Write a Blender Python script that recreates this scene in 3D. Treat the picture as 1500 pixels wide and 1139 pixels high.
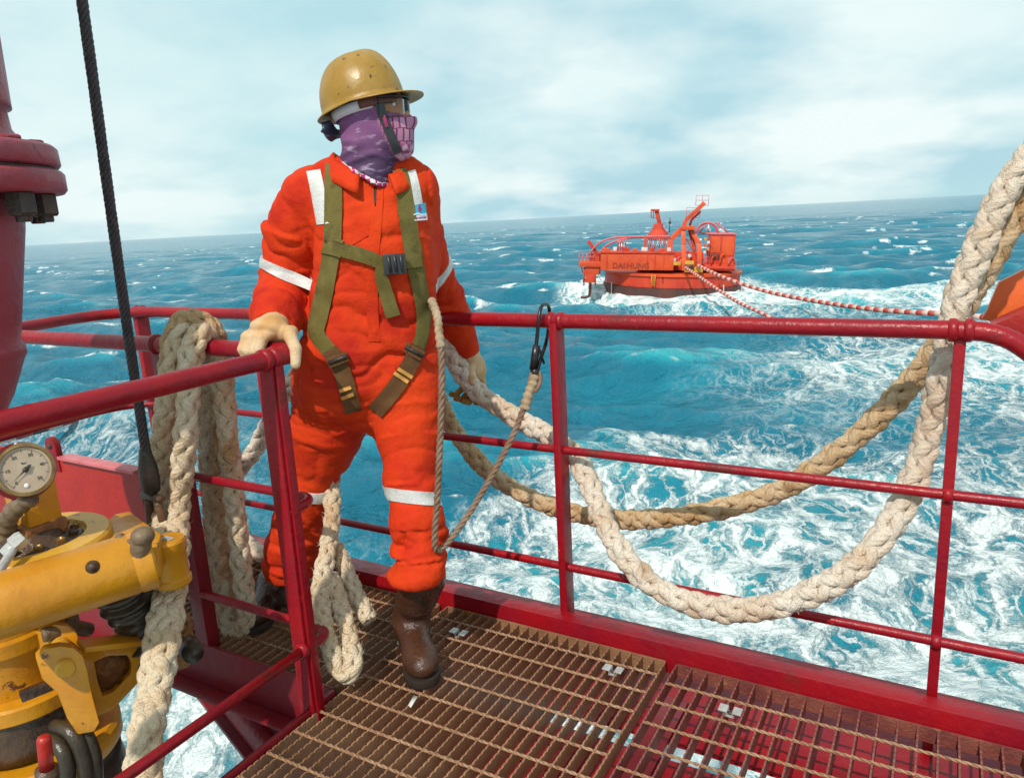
# A seaman in orange coveralls on the grated deck of a ship, a loading buoy riding astern.
# Metres. World: X to starboard of the view, Y away from the camera, Z up, deck at z = 0.
import bpy, bmesh, math, random
import numpy as np
from mathutils import Vector, Matrix, Quaternion
from mathutils.bvhtree import BVHTree

for o in list(bpy.data.objects):
    bpy.data.objects.remove(o)
SC = bpy.context.scene
COL = SC.collection
R = math.radians
rng = np.random.default_rng(7)
random.seed(7)

# ------------------------------------------------------------------ camera
cam_d = bpy.data.cameras.new('camera')
cam = bpy.data.objects.new('camera', cam_d)
COL.objects.link(cam)
cam_d.sensor_width = 36.0
cam_d.lens = 26.4
cam_d.clip_start = 0.02
cam_d.clip_end = 60000
cam.matrix_world = (Matrix.Translation((0, 0, 1.40)) @ Matrix.Rotation(R(90 - 12.7), 4, 'X')
                    @ Matrix.Rotation(R(-3.05), 4, 'Z'))
SC.camera = cam
SC.render.resolution_x, SC.render.resolution_y = 1024, 777

# ------------------------------------------------------------------ sky, sun, exposure
SUN_DIR = Vector((-0.31, -0.66, 0.80)).normalized()
world = bpy.data.worlds.new('World')
SC.world = world
world.use_nodes = True
nt = world.node_tree
nt.nodes.clear()
def wn(t, **kw):
    n = nt.nodes.new(t)
    for k, v in kw.items():
        setattr(n, k, v)
    return n
wl = nt.links.new
out = wn('ShaderNodeOutputWorld')
bg = wn('ShaderNodeBackground')
bg.inputs['Strength'].default_value = 0.10
sky = wn('ShaderNodeTexSky', sky_type='NISHITA', sun_disc=False)
sky.sun_elevation = math.asin(SUN_DIR.z)
sky.sun_rotation = math.atan2(SUN_DIR.x, SUN_DIR.y)
sky.air_density, sky.dust_density, sky.ozone_density = 1.0, 2.0, 1.5
tc = wn('ShaderNodeTexCoord')
sep = wn('ShaderNodeSeparateXYZ')
wl(tc.outputs['Generated'], sep.inputs[0])
zc = wn('ShaderNodeMath', operation='MAXIMUM'); zc.inputs[1].default_value = 0.0
wl(sep.outputs['Z'], zc.inputs[0])
za = wn('ShaderNodeMath', operation='ADD'); za.inputs[1].default_value = 0.28
wl(zc.outputs[0], za.inputs[0])
dx = wn('ShaderNodeMath', operation='DIVIDE'); wl(sep.outputs['X'], dx.inputs[0]); wl(za.outputs[0], dx.inputs[1])
dy = wn('ShaderNodeMath', operation='DIVIDE'); wl(sep.outputs['Y'], dy.inputs[0]); wl(za.outputs[0], dy.inputs[1])
cx = wn('ShaderNodeCombineXYZ'); wl(dx.outputs[0], cx.inputs[0]); wl(dy.outputs[0], cx.inputs[1])
n1 = wn('ShaderNodeTexNoise'); n1.inputs['Scale'].default_value = 0.42; n1.inputs['Detail'].default_value = 6; n1.inputs['Roughness'].default_value = 0.5
wl(cx.outputs[0], n1.inputs['Vector'])
n2 = wn('ShaderNodeTexNoise'); n2.inputs['Scale'].default_value = 1.25; n2.inputs['Detail'].default_value = 7; n2.inputs['Roughness'].default_value = 0.5
wl(cx.outputs[0], n2.inputs['Vector'])
r1 = wn('ShaderNodeValToRGB')   # cloud shade: grey undersides to bright tops
r1.color_ramp.elements[0].position = 0.40; r1.color_ramp.elements[0].color = (4.5, 7.0, 7.9, 1)
r1.color_ramp.elements[1].position = 0.58; r1.color_ramp.elements[1].color = (9.1, 10.0, 9.9, 1)
wl(n2.outputs['Fac'], r1.inputs['Fac'])
r2 = wn('ShaderNodeValToRGB')   # where there is cloud
r2.color_ramp.elements[0].position = 0.36; r2.color_ramp.elements[0].color = (0.12, 0.12, 0.12, 1)
r2.color_ramp.elements[1].position = 0.56; r2.color_ramp.elements[1].color = (0.92, 0.92, 0.92, 1)
wl(n1.outputs['Fac'], r2.inputs['Fac'])
veil = wn('ShaderNodeMix', data_type='RGBA'); veil.inputs[0].default_value = 0.86   # thin high overcast over the clear sky
veil.inputs[7].default_value = (5.7, 8.8, 9.1, 1)
wl(sky.outputs[0], veil.inputs[6])
mx = wn('ShaderNodeMix', data_type='RGBA')
wl(r2.outputs[0], mx.inputs[0]); wl(veil.outputs[2], mx.inputs[6]); wl(r1.outputs[0], mx.inputs[7])
wl(mx.outputs[2], bg.inputs['Color']); wl(bg.outputs[0], out.inputs['Surface'])

sun_d = bpy.data.lights.new('sun', 'SUN')
sun_d.energy = 3.8
sun_d.angle = R(1.0)
sun_d.color = (1.0, 0.94, 0.84)
sun = bpy.data.objects.new('sun', sun_d)
COL.objects.link(sun)
sun.rotation_euler = SUN_DIR.to_track_quat('Z', 'Y').to_euler()
SC.view_settings.view_transform = 'Standard'
SC.view_settings.look = 'None'
SC.view_settings.exposure = 0.0
SC.view_settings.gamma = 1.0
SC.view_settings.use_curve_mapping = False

# ------------------------------------------------------------------ helpers
E1 = np.array([0.8631, -0.5050, 0.0])      # along the ship's rail
E2 = np.array([0.5050, 0.8631, 0.0])       # outboard, across the deck
EZ = np.array([0.0, 0.0, 1.0])
def D(u, v, z=0.0):
    return E1 * u + E2 * v + EZ * z
BASE = {}
def tag(o, label=None, cat=None, group=None, kind=None):
    for k, v in (('label', label), ('category', cat), ('group', group), ('kind', kind)):
        if v:
            o[k] = v
    return o
def thing(name, label, cat, loc=(0, 0, 0), group=None):
    o = bpy.data.objects.new(name, None)
    o.empty_display_size = 0.1
    o.location = loc
    COL.objects.link(o)
    BASE[o] = np.array(loc, float)
    return tag(o, label, cat, group)
def mesh(name, V, F, m, smooth=True):
    me = bpy.data.meshes.new(name)
    V = np.asarray(V, float)
    me.from_pydata([tuple(p) for p in V] if len(V) < 20000 else V.tolist(), [], F if isinstance(F, list) else F.tolist())
    me.materials.append(m)
    if smooth:
        me.polygons.foreach_set('use_smooth', np.ones(len(me.polygons), bool))
    me.update()
    return me
def link(name, me, parent=None, loc=(0, 0, 0), rz=0.0):
    o = bpy.data.objects.new(name, me)
    COL.objects.link(o)
    o.location = loc
    o.rotation_euler.z = rz
    if parent is not None:
        o.parent = parent
        BASE[o] = BASE[parent]
    else:
        BASE[o] = np.array(loc, float)
    return o
def obj(name, VF, m, parent=None, smooth=True, sharp=None):
    V, F = VF
    V = np.asarray(V, float)
    if parent is not None:
        V = V - BASE[parent]
    me = mesh(name, V, F, m, smooth)
    if sharp:
        me.set_sharp_from_angle(angle=R(sharp))
    return link(name, me, parent)
def join(*parts):
    VV, FF, n = [], [], 0
    for V, F in parts:
        VV.append(np.asarray(V, float))
        FF += [tuple(i + n for i in f) for f in F]
        n += len(V)
    return np.vstack(VV), FF
def nrm(v):
    v = np.asarray(v, float)
    return v / max(np.linalg.norm(v), 1e-12)
def frames(P):
    P = np.asarray(P, float)
    T = np.gradient(P, axis=0)
    T /= np.linalg.norm(T, axis=1)[:, None] + 1e-12
    n = np.cross(T[0], [0, 0, 1.0])
    if np.linalg.norm(n) < 0.1:
        n = np.cross(T[0], [0, 1.0, 0])
    n = nrm(n)
    N = [n]
    for i in range(1, len(P)):
        n = N[-1] - T[i] * (N[-1] @ T[i])
        N.append(nrm(n))
    N = np.array(N)
    return T, N, np.cross(T, N)
def spline(pts, step):
    """Catmull-Rom through the points, resampled at even steps."""
    P = np.asarray(pts, float)
    Q = np.vstack([2 * P[0] - P[1], P, 2 * P[-1] - P[-2]])
    out = []
    for i in range(1, len(Q) - 2):
        p0, p1, p2, p3 = Q[i - 1], Q[i], Q[i + 1], Q[i + 2]
        for t in np.linspace(0, 1, 24, endpoint=False):
            out.append(0.5 * ((2 * p1) + (-p0 + p2) * t + (2 * p0 - 5 * p1 + 4 * p2 - p3) * t * t
                              + (-p0 + 3 * p1 - 3 * p2 + p3) * t ** 3))
    out.append(Q[-2])
    out = np.array(out)
    s = np.r_[0, np.cumsum(np.linalg.norm(np.diff(out, axis=0), axis=1))]
    n = max(3, int(s[-1] / step) + 1)
    t = np.linspace(0, s[-1], n)
    return np.stack([np.interp(t, s, out[:, k]) for k in range(out.shape[1])], 1)
def grid_faces(n, m, close=True):
    F = []
    for i in range(n - 1):
        for j in range(m if close else m - 1):
            k = (j + 1) % m
            F.append((i * m + j, i * m + k, (i + 1) * m + k, (i + 1) * m + j))
    return F
def tube(P, r, sides=12, caps=True, ry=None):
    P = np.asarray(P, float)
    T, N, B = frames(P)
    r = np.broadcast_to(np.asarray(r, float), (len(P),))
    ry = r if ry is None else np.broadcast_to(np.asarray(ry, float), (len(P),))
    a = np.linspace(0, 2 * np.pi, sides, endpoint=False)
    V = (P[:, None] + N[:, None] * (np.cos(a)[None, :, None] * r[:, None, None])
         + B[:, None] * (np.sin(a)[None, :, None] * ry[:, None, None])).reshape(-1, 3)
    F = grid_faces(len(P), sides)
    if caps:
        F.append(tuple(range(sides))[::-1])
        F.append(tuple((len(P) - 1) * sides + j for j in range(sides)))
    return V, F
def rod(a, b, r, sides=12, rb=None):
    a, b = np.asarray(a, float), np.asarray(b, float)
    return tube([a, b], [r, r if rb is None else rb], sides)
def bevelled(VF, w, seg=2):
    bm = bmesh.new()
    V, F = VF
    vs = [bm.verts.new(p) for p in V]
    for f in F:
        bm.faces.new([vs[i] for i in f])
    bmesh.ops.recalc_face_normals(bm, faces=bm.faces)
    es = [e for e in bm.edges if len(e.link_faces) == 2 and e.calc_face_angle(0) > 0.5]
    bmesh.ops.bevel(bm, geom=es, offset=w, segments=seg, profile=0.6, affect='EDGES', clamp_overlap=True)
    bm.verts.ensure_lookup_table()
    bm.verts.index_update()
    V = np.array([v.co[:] for v in bm.verts])
    F = [tuple(v.index for v in f.verts) for f in bm.faces]
    bm.free()
    return V, F
def box(c, ax, ay, az, hx, hy, hz, bev=0.0):
    c, ax, ay, az = (np.asarray(q, float) for q in (c, ax, ay, az))
    V = [c + sx * hx * ax + sy * hy * ay + sz * hz * az for sz in (-1, 1) for sy in (-1, 1) for sx in (-1, 1)]
    F = [(0, 2, 3, 1), (4, 5, 7, 6), (0, 1, 5, 4), (2, 6, 7, 3), (0, 4, 6, 2), (1, 3, 7, 5)]
    return bevelled((V, F), bev) if bev else (np.array(V), F)
def dbox(u0, u1, v0, v1, z0, z1, bev=0.004):
    return box(D((u0 + u1) / 2, (v0 + v1) / 2, (z0 + z1) / 2), E1, E2, EZ, (u1 - u0) / 2, (v1 - v0) / 2, (z1 - z0) / 2, bev)
def bar(a, b, w, h, up=(0, 0, 1), bev=0.0):
    a, b = np.asarray(a, float), np.asarray(b, float)
    t = nrm(b - a)
    s = np.cross(t, up)
    if np.linalg.norm(s) < 1e-3:
        s = np.cross(t, [0, 1, 0])
    s = nrm(s)
    return box((a + b) / 2, t, s, np.cross(s, t), np.linalg.norm(b - a) / 2, w / 2, h / 2, bev)
def prism(poly, n, th, bev=0.0):
    """Polygon of 3-D points, thickened by th along n."""
    P = np.asarray(poly, float)
    n = nrm(n) * th
    k = len(P)
    V = np.vstack([P, P + n])
    F = [tuple(range(k))[::-1], tuple(range(k, 2 * k))] + [(i, (i + 1) % k, k + (i + 1) % k, k + i) for i in range(k)]
    return bevelled((V, F), bev) if bev else (V, F)
def lathe(c, axis, prof, sides=32, xdir=None):
    """prof: list of (radius, height along axis)."""
    c, axis = np.asarray(c, float), nrm(axis)
    x = np.cross(axis, [0, 0, 1.0]) if abs(axis[2]) < 0.9 else np.array([1.0, 0, 0])
    x = nrm(x - axis * (x @ axis))
    y = np.cross(axis, x)
    a = np.linspace(0, 2 * np.pi, sides, endpoint=False)
    V = []
    for r, h in prof:
        V += [c + axis * h + (x * math.cos(t) + y * math.sin(t)) * max(r, 1e-5) for t in a]
    F = grid_faces(len(prof), sides)
    F.append(tuple(range(sides))[::-1])
    F.append(tuple((len(prof) - 1) * sides + j for j in range(sides)))
    return np.array(V), F
def ball(c, r, n=14, m=9, sc=(1, 1, 1)):
    V, F = [], []
    for i in range(m + 1):
        t = math.pi * i / m
        for j in range(n):
            p = 2 * math.pi * j / n
            V.append((c[0] + sc[0] * r * math.sin(t) * math.cos(p), c[1] + sc[1] * r * math.sin(t) * math.sin(p), c[2] + sc[2] * r * math.cos(t)))
    for i in range(m):
        for j in range(n):
            k = (j + 1) % n
            F.append((i * n + j, (i + 1) * n + j, (i + 1) * n + k, i * n + k))
    return np.array(V), F

# ---- noise on points, and surface nets for smooth bodies
TAB = rng.random((32, 32, 32))
def vnoise(P):
    i = np.floor(P).astype(int)
    f = P - i
    f = f * f * (3 - 2 * f)
    r = 0
    for a in (0, 1):
        for b in (0, 1):
            for c in (0, 1):
                w = (f[..., 0] if a else 1 - f[..., 0]) * (f[..., 1] if b else 1 - f[..., 1]) * (f[..., 2] if c else 1 - f[..., 2])
                r = r + w * TAB[(i[..., 0] + a) % 32, (i[..., 1] + b) % 32, (i[..., 2] + c) % 32]
    return r
def fbm(P, o=3):
    r, a = 0, 0.5
    for k in range(o):
        r = r + a * vnoise(P * 2 ** k + 7.3 * k)
        a /= 2
    return r
def nets(fn, lo, hi, h):
    lo, hi = np.asarray(lo, float), np.asarray(hi, float)
    n = np.ceil((hi - lo) / h).astype(int) + 1
    G = np.stack(np.meshgrid(*[lo[k] + h * np.arange(n[k]) for k in range(3)], indexing='ij'), -1)
    f = np.concatenate([fn(G[i:i + 16]) for i in range(0, n[0], 16)], 0)
    s = f < 0
    cn = n - 1
    acc = np.zeros(tuple(cn) + (3,)); cnt = np.zeros(tuple(cn))
    def sl(A, c):
        return A[c[0]:c[0] + cn[0], c[1]:c[1] + cn[1], c[2]:c[2] + cn[2]]
    corners = [(a, b, c) for a in (0, 1) for b in (0, 1) for c in (0, 1)]
    for c in corners:
        for k in range(3):
            if c[k] == 0:
                d = list(c); d[k] = 1
                fa, fb = sl(f, c), sl(f, d)
                m = (fa < 0) != (fb < 0)
                t = np.where(m, fa / np.where(m, fa - fb, 1), 0)
                pos = np.zeros(tuple(cn) + (3,))
                for q in range(3):
                    pos[..., q] = c[q]
                pos[..., k] += t
                acc += pos * m[..., None]; cnt += m
    act = cnt > 0
    idx = -np.ones(tuple(cn), int)
    idx[act] = np.arange(act.sum())
    I = np.argwhere(act)
    V = lo + h * (I + acc[act] / cnt[act][:, None])
    F = []
    for k in range(3):
        a, b = (k + 1) % 3, (k + 2) % 3
        s0 = [slice(None)] * 3; s1 = [slice(None)] * 3
        s0[k] = slice(0, -1); s1[k] = slice(1, None)
        x = s[tuple(s0)] != s[tuple(s1)]
        ins = s[tuple(s0)]
        E = np.argwhere(x)
        E = E[(E[:, a] > 0) & (E[:, b] > 0) & (E[:, a] < cn[a]) & (E[:, b] < cn[b])]
        def cell(da, db):
            Q = E.copy(); Q[:, a] -= da; Q[:, b] -= db
            return idx[Q[:, 0], Q[:, 1], Q[:, 2]]
        q = np.stack([cell(1, 1), cell(0, 1), cell(0, 0), cell(1, 0)], 1)
        fl = ~ins[E[:, 0], E[:, 1], E[:, 2]]
        q[fl] = q[fl][:, ::-1]
        F.append(q)
    F = np.vstack(F)
    return V, F[(F >= 0).all(1)]
def relax(V, F, it=2, w=0.5):
    V = V.copy()
    F = np.asarray(F)
    e = np.vstack([F[:, [0, 1]], F[:, [1, 2]], F[:, [2, 3]], F[:, [3, 0]]])
    for _ in range(it):
        S = np.zeros_like(V); c = np.zeros(len(V))
        np.add.at(S, e[:, 0], V[e[:, 1]]); np.add.at(S, e[:, 1], V[e[:, 0]])
        np.add.at(c, e[:, 0], 1); np.add.at(c, e[:, 1], 1)
        V += w * (S / np.maximum(c, 1)[:, None] - V)
    return V
def vnormals(V, F):
    F = np.asarray(F)
    n = np.cross(V[F[:, 2]] - V[F[:, 0]], V[F[:, 3]] - V[F[:, 1]])
    N = np.zeros_like(V)
    for k in range(4):
        np.add.at(N, F[:, k], n)
    return N / (np.linalg.norm(N, axis=1)[:, None] + 1e-12)
def cone_d(P, a, b, ra, rb):
    a, b = np.asarray(a, float), np.asarray(b, float)
    ab = b - a
    t = np.clip(((P - a) @ ab) / (ab @ ab), 0, 1)
    return np.linalg.norm(P - a - t[..., None] * ab, axis=-1) - (ra + (rb - ra) * t)
def ell_d(P, c, ax, r):
    q = (P - np.asarray(c)) @ np.asarray(ax).T
    r = np.asarray(r, float)
    k = np.linalg.norm(q / r, axis=-1)
    return (k - 1) * r.min()
def smin(a, b, k):
    h = np.clip(0.5 + 0.5 * (b - a) / k, 0, 1)
    return b + (a - b) * h - k * h * (1 - h)

# ------------------------------------------------------------------ materials
def mat(name, c, rough=0.5, c2=None, nscale=6.0, spots=None, bump=0.0, bscale=60.0, metal=0.0, spec=0.5, coat=0.0, stretch=None, namt=1.0, rvar=0.0, scuff=None):
    """Principled paint/cloth/metal: colour mottled by noise, optional chips or stains (colour, threshold, scale), fine relief."""
    m = bpy.data.materials.new(name)
    m.use_nodes = True
    t = m.node_tree
    b = t.nodes['Principled BSDF']
    L = t.links.new
    b.inputs['Roughness'].default_value = rough
    b.inputs['Metallic'].default_value = metal
    b.inputs['Specular IOR Level'].default_value = spec
    b.inputs['Coat Weight'].default_value = coat
    b.inputs['Coat Roughness'].default_value = 0.15
    co = t.nodes.new('ShaderNodeTexCoord')
    vec = co.outputs['Object']
    if stretch:
        mp = t.nodes.new('ShaderNodeMapping')
        mp.inputs['Scale'].default_value = stretch
        L(vec, mp.inputs['Vector'])
        vec = mp.outputs[0]
    def noise(sc, det=5, ro=0.6):
        n = t.nodes.new('ShaderNodeTexNoise')
        n.inputs['Scale'].default_value = sc
        n.inputs['Detail'].default_value = det
        n.inputs['Roughness'].default_value = ro
        L(vec, n.inputs['Vector'])
        return n.outputs['Fac']
    def rmap(x, a, bb, lo=0.0, hi=1.0):
        n = t.nodes.new('ShaderNodeMapRange')
        n.inputs[1].default_value, n.inputs[2].default_value = a, bb
        n.inputs[3].default_value, n.inputs[4].default_value = lo, hi
        L(x, n.inputs[0])
        return n.outputs[0]
    def mix(f, a, bb):
        n = t.nodes.new('ShaderNodeMix'); n.data_type = 'RGBA'
        if isinstance(f, float): n.inputs[0].default_value = f
        else: L(f, n.inputs[0])
        for s, v in ((6, a), (7, bb)):
            if isinstance(v, tuple): n.inputs[s].default_value = (*v, 1)
            else: L(v, n.inputs[s])
        return n.outputs[2]
    col = tuple(c)
    if c2:
        col = mix(rmap(noise(nscale), 0.35, 0.68, 0, namt), tuple(c), tuple(c2))
    if scuff:
        col = mix(rmap(noise(scuff[2], 3, 0.5), scuff[1], scuff[1] + 0.12, 0, 0.7), col, tuple(scuff[0]))
    if spots:
        f = rmap(noise(spots[2], 6, 0.65), spots[1], spots[1] + 0.035)
        col = mix(f, col, tuple(spots[0]))
    if isinstance(col, tuple): b.inputs['Base Color'].default_value = (*col, 1)
    else: L(col, b.inputs['Base Color'])
    if rvar:
        L(rmap(noise(nscale * 2.3), 0.3, 0.7, rough - rvar, rough + rvar), b.inputs['Roughness'])
    if bump:
        bn = t.nodes.new('ShaderNodeBump')
        bn.inputs['Strength'].default_value = bump
        bn.inputs['Distance'].default_value = 0.01
        L(noise(bscale, 4), bn.inputs['Height'])
        L(bn.outputs[0], b.inputs['Normal'])
    return m
RED = mat('red_gloss_paint', (0.30, 0.004, 0.008), 0.36, (0.20, 0.004, 0.014), 5, spots=((0.62, 0.40, 0.34), 0.715, 42), bump=0.35, bscale=38, rvar=0.09, spec=0.32, scuff=((0.11, 0.018, 0.012), 0.60, 9))
RED_DULL = mat('red_hull_paint', (0.22, 0.005, 0.010), 0.45, (0.15, 0.006, 0.014), 3, spots=((0.16, 0.06, 0.03), 0.70, 14), bump=0.3, bscale=30, rvar=0.1)
RED_BRIGHT = mat('orange_red_paint', (0.42, 0.016, 0.006), 0.42, (0.30, 0.009, 0.007), 4, spots=((0.12, 0.03, 0.02), 0.72, 26), bump=0.3, bscale=60)
RED_WEATHER = mat('weathered_red_pipe_paint', (0.26, 0.010, 0.020), 0.42, (0.25, 0.055, 0.08), 4, spots=((0.09, 0.03, 0.03), 0.66, 18), bump=0.5, bscale=26, rvar=0.1)
STEEL_DARK = mat('dark_greased_steel', (0.035, 0.03, 0.03), 0.42, (0.09, 0.06, 0.045), 14, bump=0.4, bscale=90, metal=0.4)
WIRE = mat('dark_tarred_wire', (0.022, 0.016, 0.02), 0.5, (0.05, 0.03, 0.035), 30, bump=0.5, bscale=160)
RUSTY = mat('rusty_brown_steel', (0.31, 0.165, 0.085), 0.34, (0.165, 0.078, 0.040), 7, spots=((0.40, 0.16, 0.035), 0.60, 7), bump=0.5, bscale=120, rvar=0.12)
RUST_LIGHT = mat('worn_rusty_rod', (0.40, 0.24, 0.14), 0.45, (0.24, 0.11, 0.05), 16, bump=0.6, bscale=160, rvar=0.1)
GALV = mat('pale_galvanised_clip', (0.55, 0.56, 0.54), 0.35, (0.38, 0.36, 0.34), 40, metal=0.3)

# ------------------------------------------------------------------ the sea
SEA_Z = -6.1
def build_sea():
    th = np.radians(np.r_[np.linspace(-110, -46, 60, endpoint=False), np.linspace(-46, 46, 640, endpoint=False), np.linspace(46, 110, 61)])
    r = [1.5]
    while r[-1] < 40000:
        x = r[-1]
        r.append(x * (1.02 if x < 6 else 1.0062 if x < 130 else 1.008 if x < 600 else 1.02))
    r = np.array(r)
    nr, nth = len(r), len(th)
    X = r[:, None] * np.sin(th)[None]
    Y = r[:, None] * np.cos(th)[None] - 0.5
    sp = np.maximum(np.gradient(r)[:, None] * np.ones((1, nth)), 0.004 * r[:, None])
    g = np.random.default_rng(21)
    H = np.zeros_like(X); DX = np.zeros_like(X); DY = np.zeros_like(X)
    Jxx = np.zeros_like(X); Jyy = np.zeros_like(X); Jxy = np.zeros_like(X)
    base = math.radians(-112)      # the seas run towards the ship and a little to the left
    lams = np.r_[np.geomspace(0.8, 34, 84)]
    for lam in lams:
        ang = base + g.normal(0, 0.62 if lam < 9 else 0.36)
        k = 2 * math.pi / lam
        amp = 0.0128 * lam ** 0.84 * g.uniform(0.55, 1.4)
        if lam > 16:
            amp *= 0.42
        kx, ky = k * math.cos(ang), k * math.sin(ang)
        w = np.clip((lam / sp - 2.5) / 4, 0, 1)
        if lam < 6:     # short chop comes in patches
            w = w * (0.45 + 1.1 * vnoise(np.stack([X / 9 + lam * 3, Y / 9, np.full_like(X, lam)], -1)))
        ph = kx * X + ky * Y + g.uniform(0, 6.283)
        c, s = np.cos(ph) * amp * w, np.sin(ph) * amp * w
        q = 0.95
        H += c
        DX -= q * math.cos(ang) * s; DY -= q * math.sin(ang) * s
        Jxx += q * math.cos(ang) * kx * c; Jyy += q * math.sin(ang) * ky * c; Jxy += q * math.cos(ang) * ky * c
    J = (1 - Jxx) * (1 - Jyy) - Jxy ** 2
    U = X * E1[0] + Y * E1[1]
    Vv = X * E2[0] + Y * E2[1]
    def ss(x, a, b):
        t = np.clip((x - a) / (b - a), 0, 1)
        return t * t * (3 - 2 * t)
    P3 = np.stack([X, Y, np.zeros_like(X)], -1)
    big = fbm(P3 / 7.0 + 3.1, 3) / 0.875
    mid = fbm(P3 / 2.6 + 9.7, 3) / 0.875
    # wash thrown out by the hull, wide towards the stern (right), a thin lace on the left
    wash = ss(U + 0.35 * (big - 0.5) * 20 - 0.75 * np.clip(11 - Vv, 0, 8), -13.0, -7.5) * (1 - ss(Vv + (big - 0.5) * 16, 15, 29))
    lace = (1 - ss(Vv, 8, 17)) * 0.36
    left = np.exp(-((X + 21) / 11) ** 2 - ((Y - 22) / 9) ** 2) * 0.5
    trail = ss(U, -14, 2) * np.exp(-((Vv - 40) / 13) ** 2) * 0.60
    bx, by = 15.5, 73.0
    db = np.hypot(X - bx, (Y - by) * 1.0)
    buoy_f = np.exp(-((db - 7.6) / 3.0) ** 2) * 1.0 + 0.7 * np.exp(-((X - 27) / 15) ** 2 - ((Y - 60) / 9) ** 2)
    dens = np.maximum.reduce([wash * 0.62, lace, left, trail, np.clip(buoy_f, 0, 1)]) * (0.35 + 1.15 * mid) + (big - 0.5) * 0.18
    crest = ss(0.50 - J, 0, 0.40) * ss(H, 0.10, 0.55) * (0.35 + 0.9 * ss(mid, 0.35, 0.6))
    far_cap = ss(fbm(np.stack([X / 3.4, Y / 1.9, 0 * X + 4.0], -1), 3) / 0.875, 0.68, 0.77) * ss(r, 28, 60)[:, None] * (1 - ss(r, 700, 2200))[:, None] * ss(H, -0.15, 0.4)
    foam = np.clip(np.maximum.reduce([dens, crest, far_cap * 0.72]), 0, 1.15)
    air_crest = np.clip(np.maximum(dens * 0.9, 0.0) + 0.50 * ss(H, 0.15, 0.85) * (1 - 0.55 * ss(r, 45, 140)[:, None]) + 0.25 * np.clip(buoy_f, 0, 1) + (big - 0.5) * 0.5, 0, 1)  # beaten-in air, plus light through high crests put into the colour
    V = np.stack([X + DX, Y + DY, H + SEA_Z], -1).reshape(-1, 3)
    i = np.arange(nr - 1)[:, None] * nth + np.arange(nth - 1)[None]
    F = np.stack([i, i + nth, i + nth + 1, i + 1], -1).reshape(-1, 4)[:, ::-1]
    me = bpy.data.meshes.new('sea')
    me.vertices.add(len(V)); me.vertices.foreach_set('co', V.astype(np.float32).ravel())
    me.loops.add(F.size); me.loops.foreach_set('vertex_index', F.astype(np.int32).ravel())
    me.polygons.add(len(F))
    me.polygons.foreach_set('loop_start', np.arange(0, F.size, 4, dtype=np.int32))
    me.update(calc_edges=True)
    me.polygons.foreach_set('use_smooth', np.ones(len(F), bool))
    for nme, a in (('foam', foam), ('air_and_crest_light', air_crest)):
        at = me.attributes.new(nme, 'FLOAT', 'POINT')
        at.data.foreach_set('value', a.astype(np.float32).ravel())
    m = bpy.data.materials.new('sea_water')
    m.use_nodes = True
    t = m.node_tree; L = t.links.new; b = t.nodes['Principled BSDF']
    N = t.nodes.new
    co = N('ShaderNodeTexCoord').outputs['Object']
    af = N('ShaderNodeAttribute'); af.attribute_name = 'foam'
    aa = N('ShaderNodeAttribute'); aa.attribute_name = 'air_and_crest_light'
    def math_(op, a, bb=None, cl=False):
        n = N('ShaderNodeMath'); n.operation = op; n.use_clamp = cl
        for k, v in enumerate((a, bb)):
            if v is None: continue
            if isinstance(v, (int, float)): n.inputs[k].default_value = v
            else: L(v, n.inputs[k])
        return n.outputs[0]
    def noise(vec, sc, det=4, ro=0.55):
        n = N('ShaderNodeTexNoise'); n.inputs['Scale'].default_value = sc; n.inputs['Detail'].default_value = det; n.inputs['Roughness'].default_value = ro
        L(vec, n.inputs['Vector'])
        return n
    def rm(x, a, bb, lo=0.0, hi=1.0):
        n = N('ShaderNodeMapRange'); n.interpolation_type = 'SMOOTHSTEP'
        for k, v in ((1, a), (2, bb), (3, lo), (4, hi)):
            if isinstance(v, (int, float)): n.inputs[k].default_value = v
            else: L(v, n.inputs[k])
        L(x, n.inputs[0])
        return n.outputs[0]
    # lacy foam: bubbles of open water left between ragged white filaments
    w1 = noise(co, 0.9, 5, 0.6)
    wv = N('ShaderNodeVectorMath'); wv.operation = 'MULTIPLY_ADD'
    L(w1.outputs['Color'], wv.inputs[0]); wv.inputs[1].default_value = (1.7, 1.7, 0); L(co, wv.inputs[2])
    mp = N('ShaderNodeMapping'); mp.inputs['Rotation'].default_value = (0, 0, R(24)); mp.inputs['Scale'].default_value = (1.0, 0.62, 0)
    L(wv.outputs[0], mp.inputs[0])
    def cells(sc):
        v = N('ShaderNodeTexVoronoi'); v.feature = 'DISTANCE_TO_EDGE'; v.inputs['Scale'].default_value = sc; v.inputs['Randomness'].default_value = 1.0
        L(mp.outputs[0], v.inputs['Vector'])
        return v.outputs['Distance']
    ragged = noise(mp.outputs[0], 5.0, 6, 0.7).outputs['Fac']
    fine = noise(mp.outputs[0], 14.0, 4, 0.7).outputs['Fac']
    d1, d2 = cells(0.85), cells(2.6)
    fo = af.outputs['Fac']
    wid1 = math_('MULTIPLY', fo, 0.26)
    rag = math_('MULTIPLY', math_('SUBTRACT', ragged, 0.5), 0.48)
    rag2 = math_('MULTIPLY', math_('SUBTRACT', fine, 0.5), 0.36)
    e1 = math_('SUBTRACT', wid1, math_('ADD', math_('ADD', d1, rag), rag2))
    m1 = rm(e1, -0.10, 0.12)
    wid2 = math_('MULTIPLY', fo, 0.20)
    e2 = math_('SUBTRACT', wid2, math_('ADD', math_('MULTIPLY', d2, 0.9), math_('MULTIPLY', math_('ADD', rag, rag2), 1.0)))
    m2 = rm(e2, -0.09, 0.12)
    solid = rm(math_('ADD', fo, math_('MULTIPLY', math_('SUBTRACT', ragged, 0.5), 1.3)), 0.80, 1.12)
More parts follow.
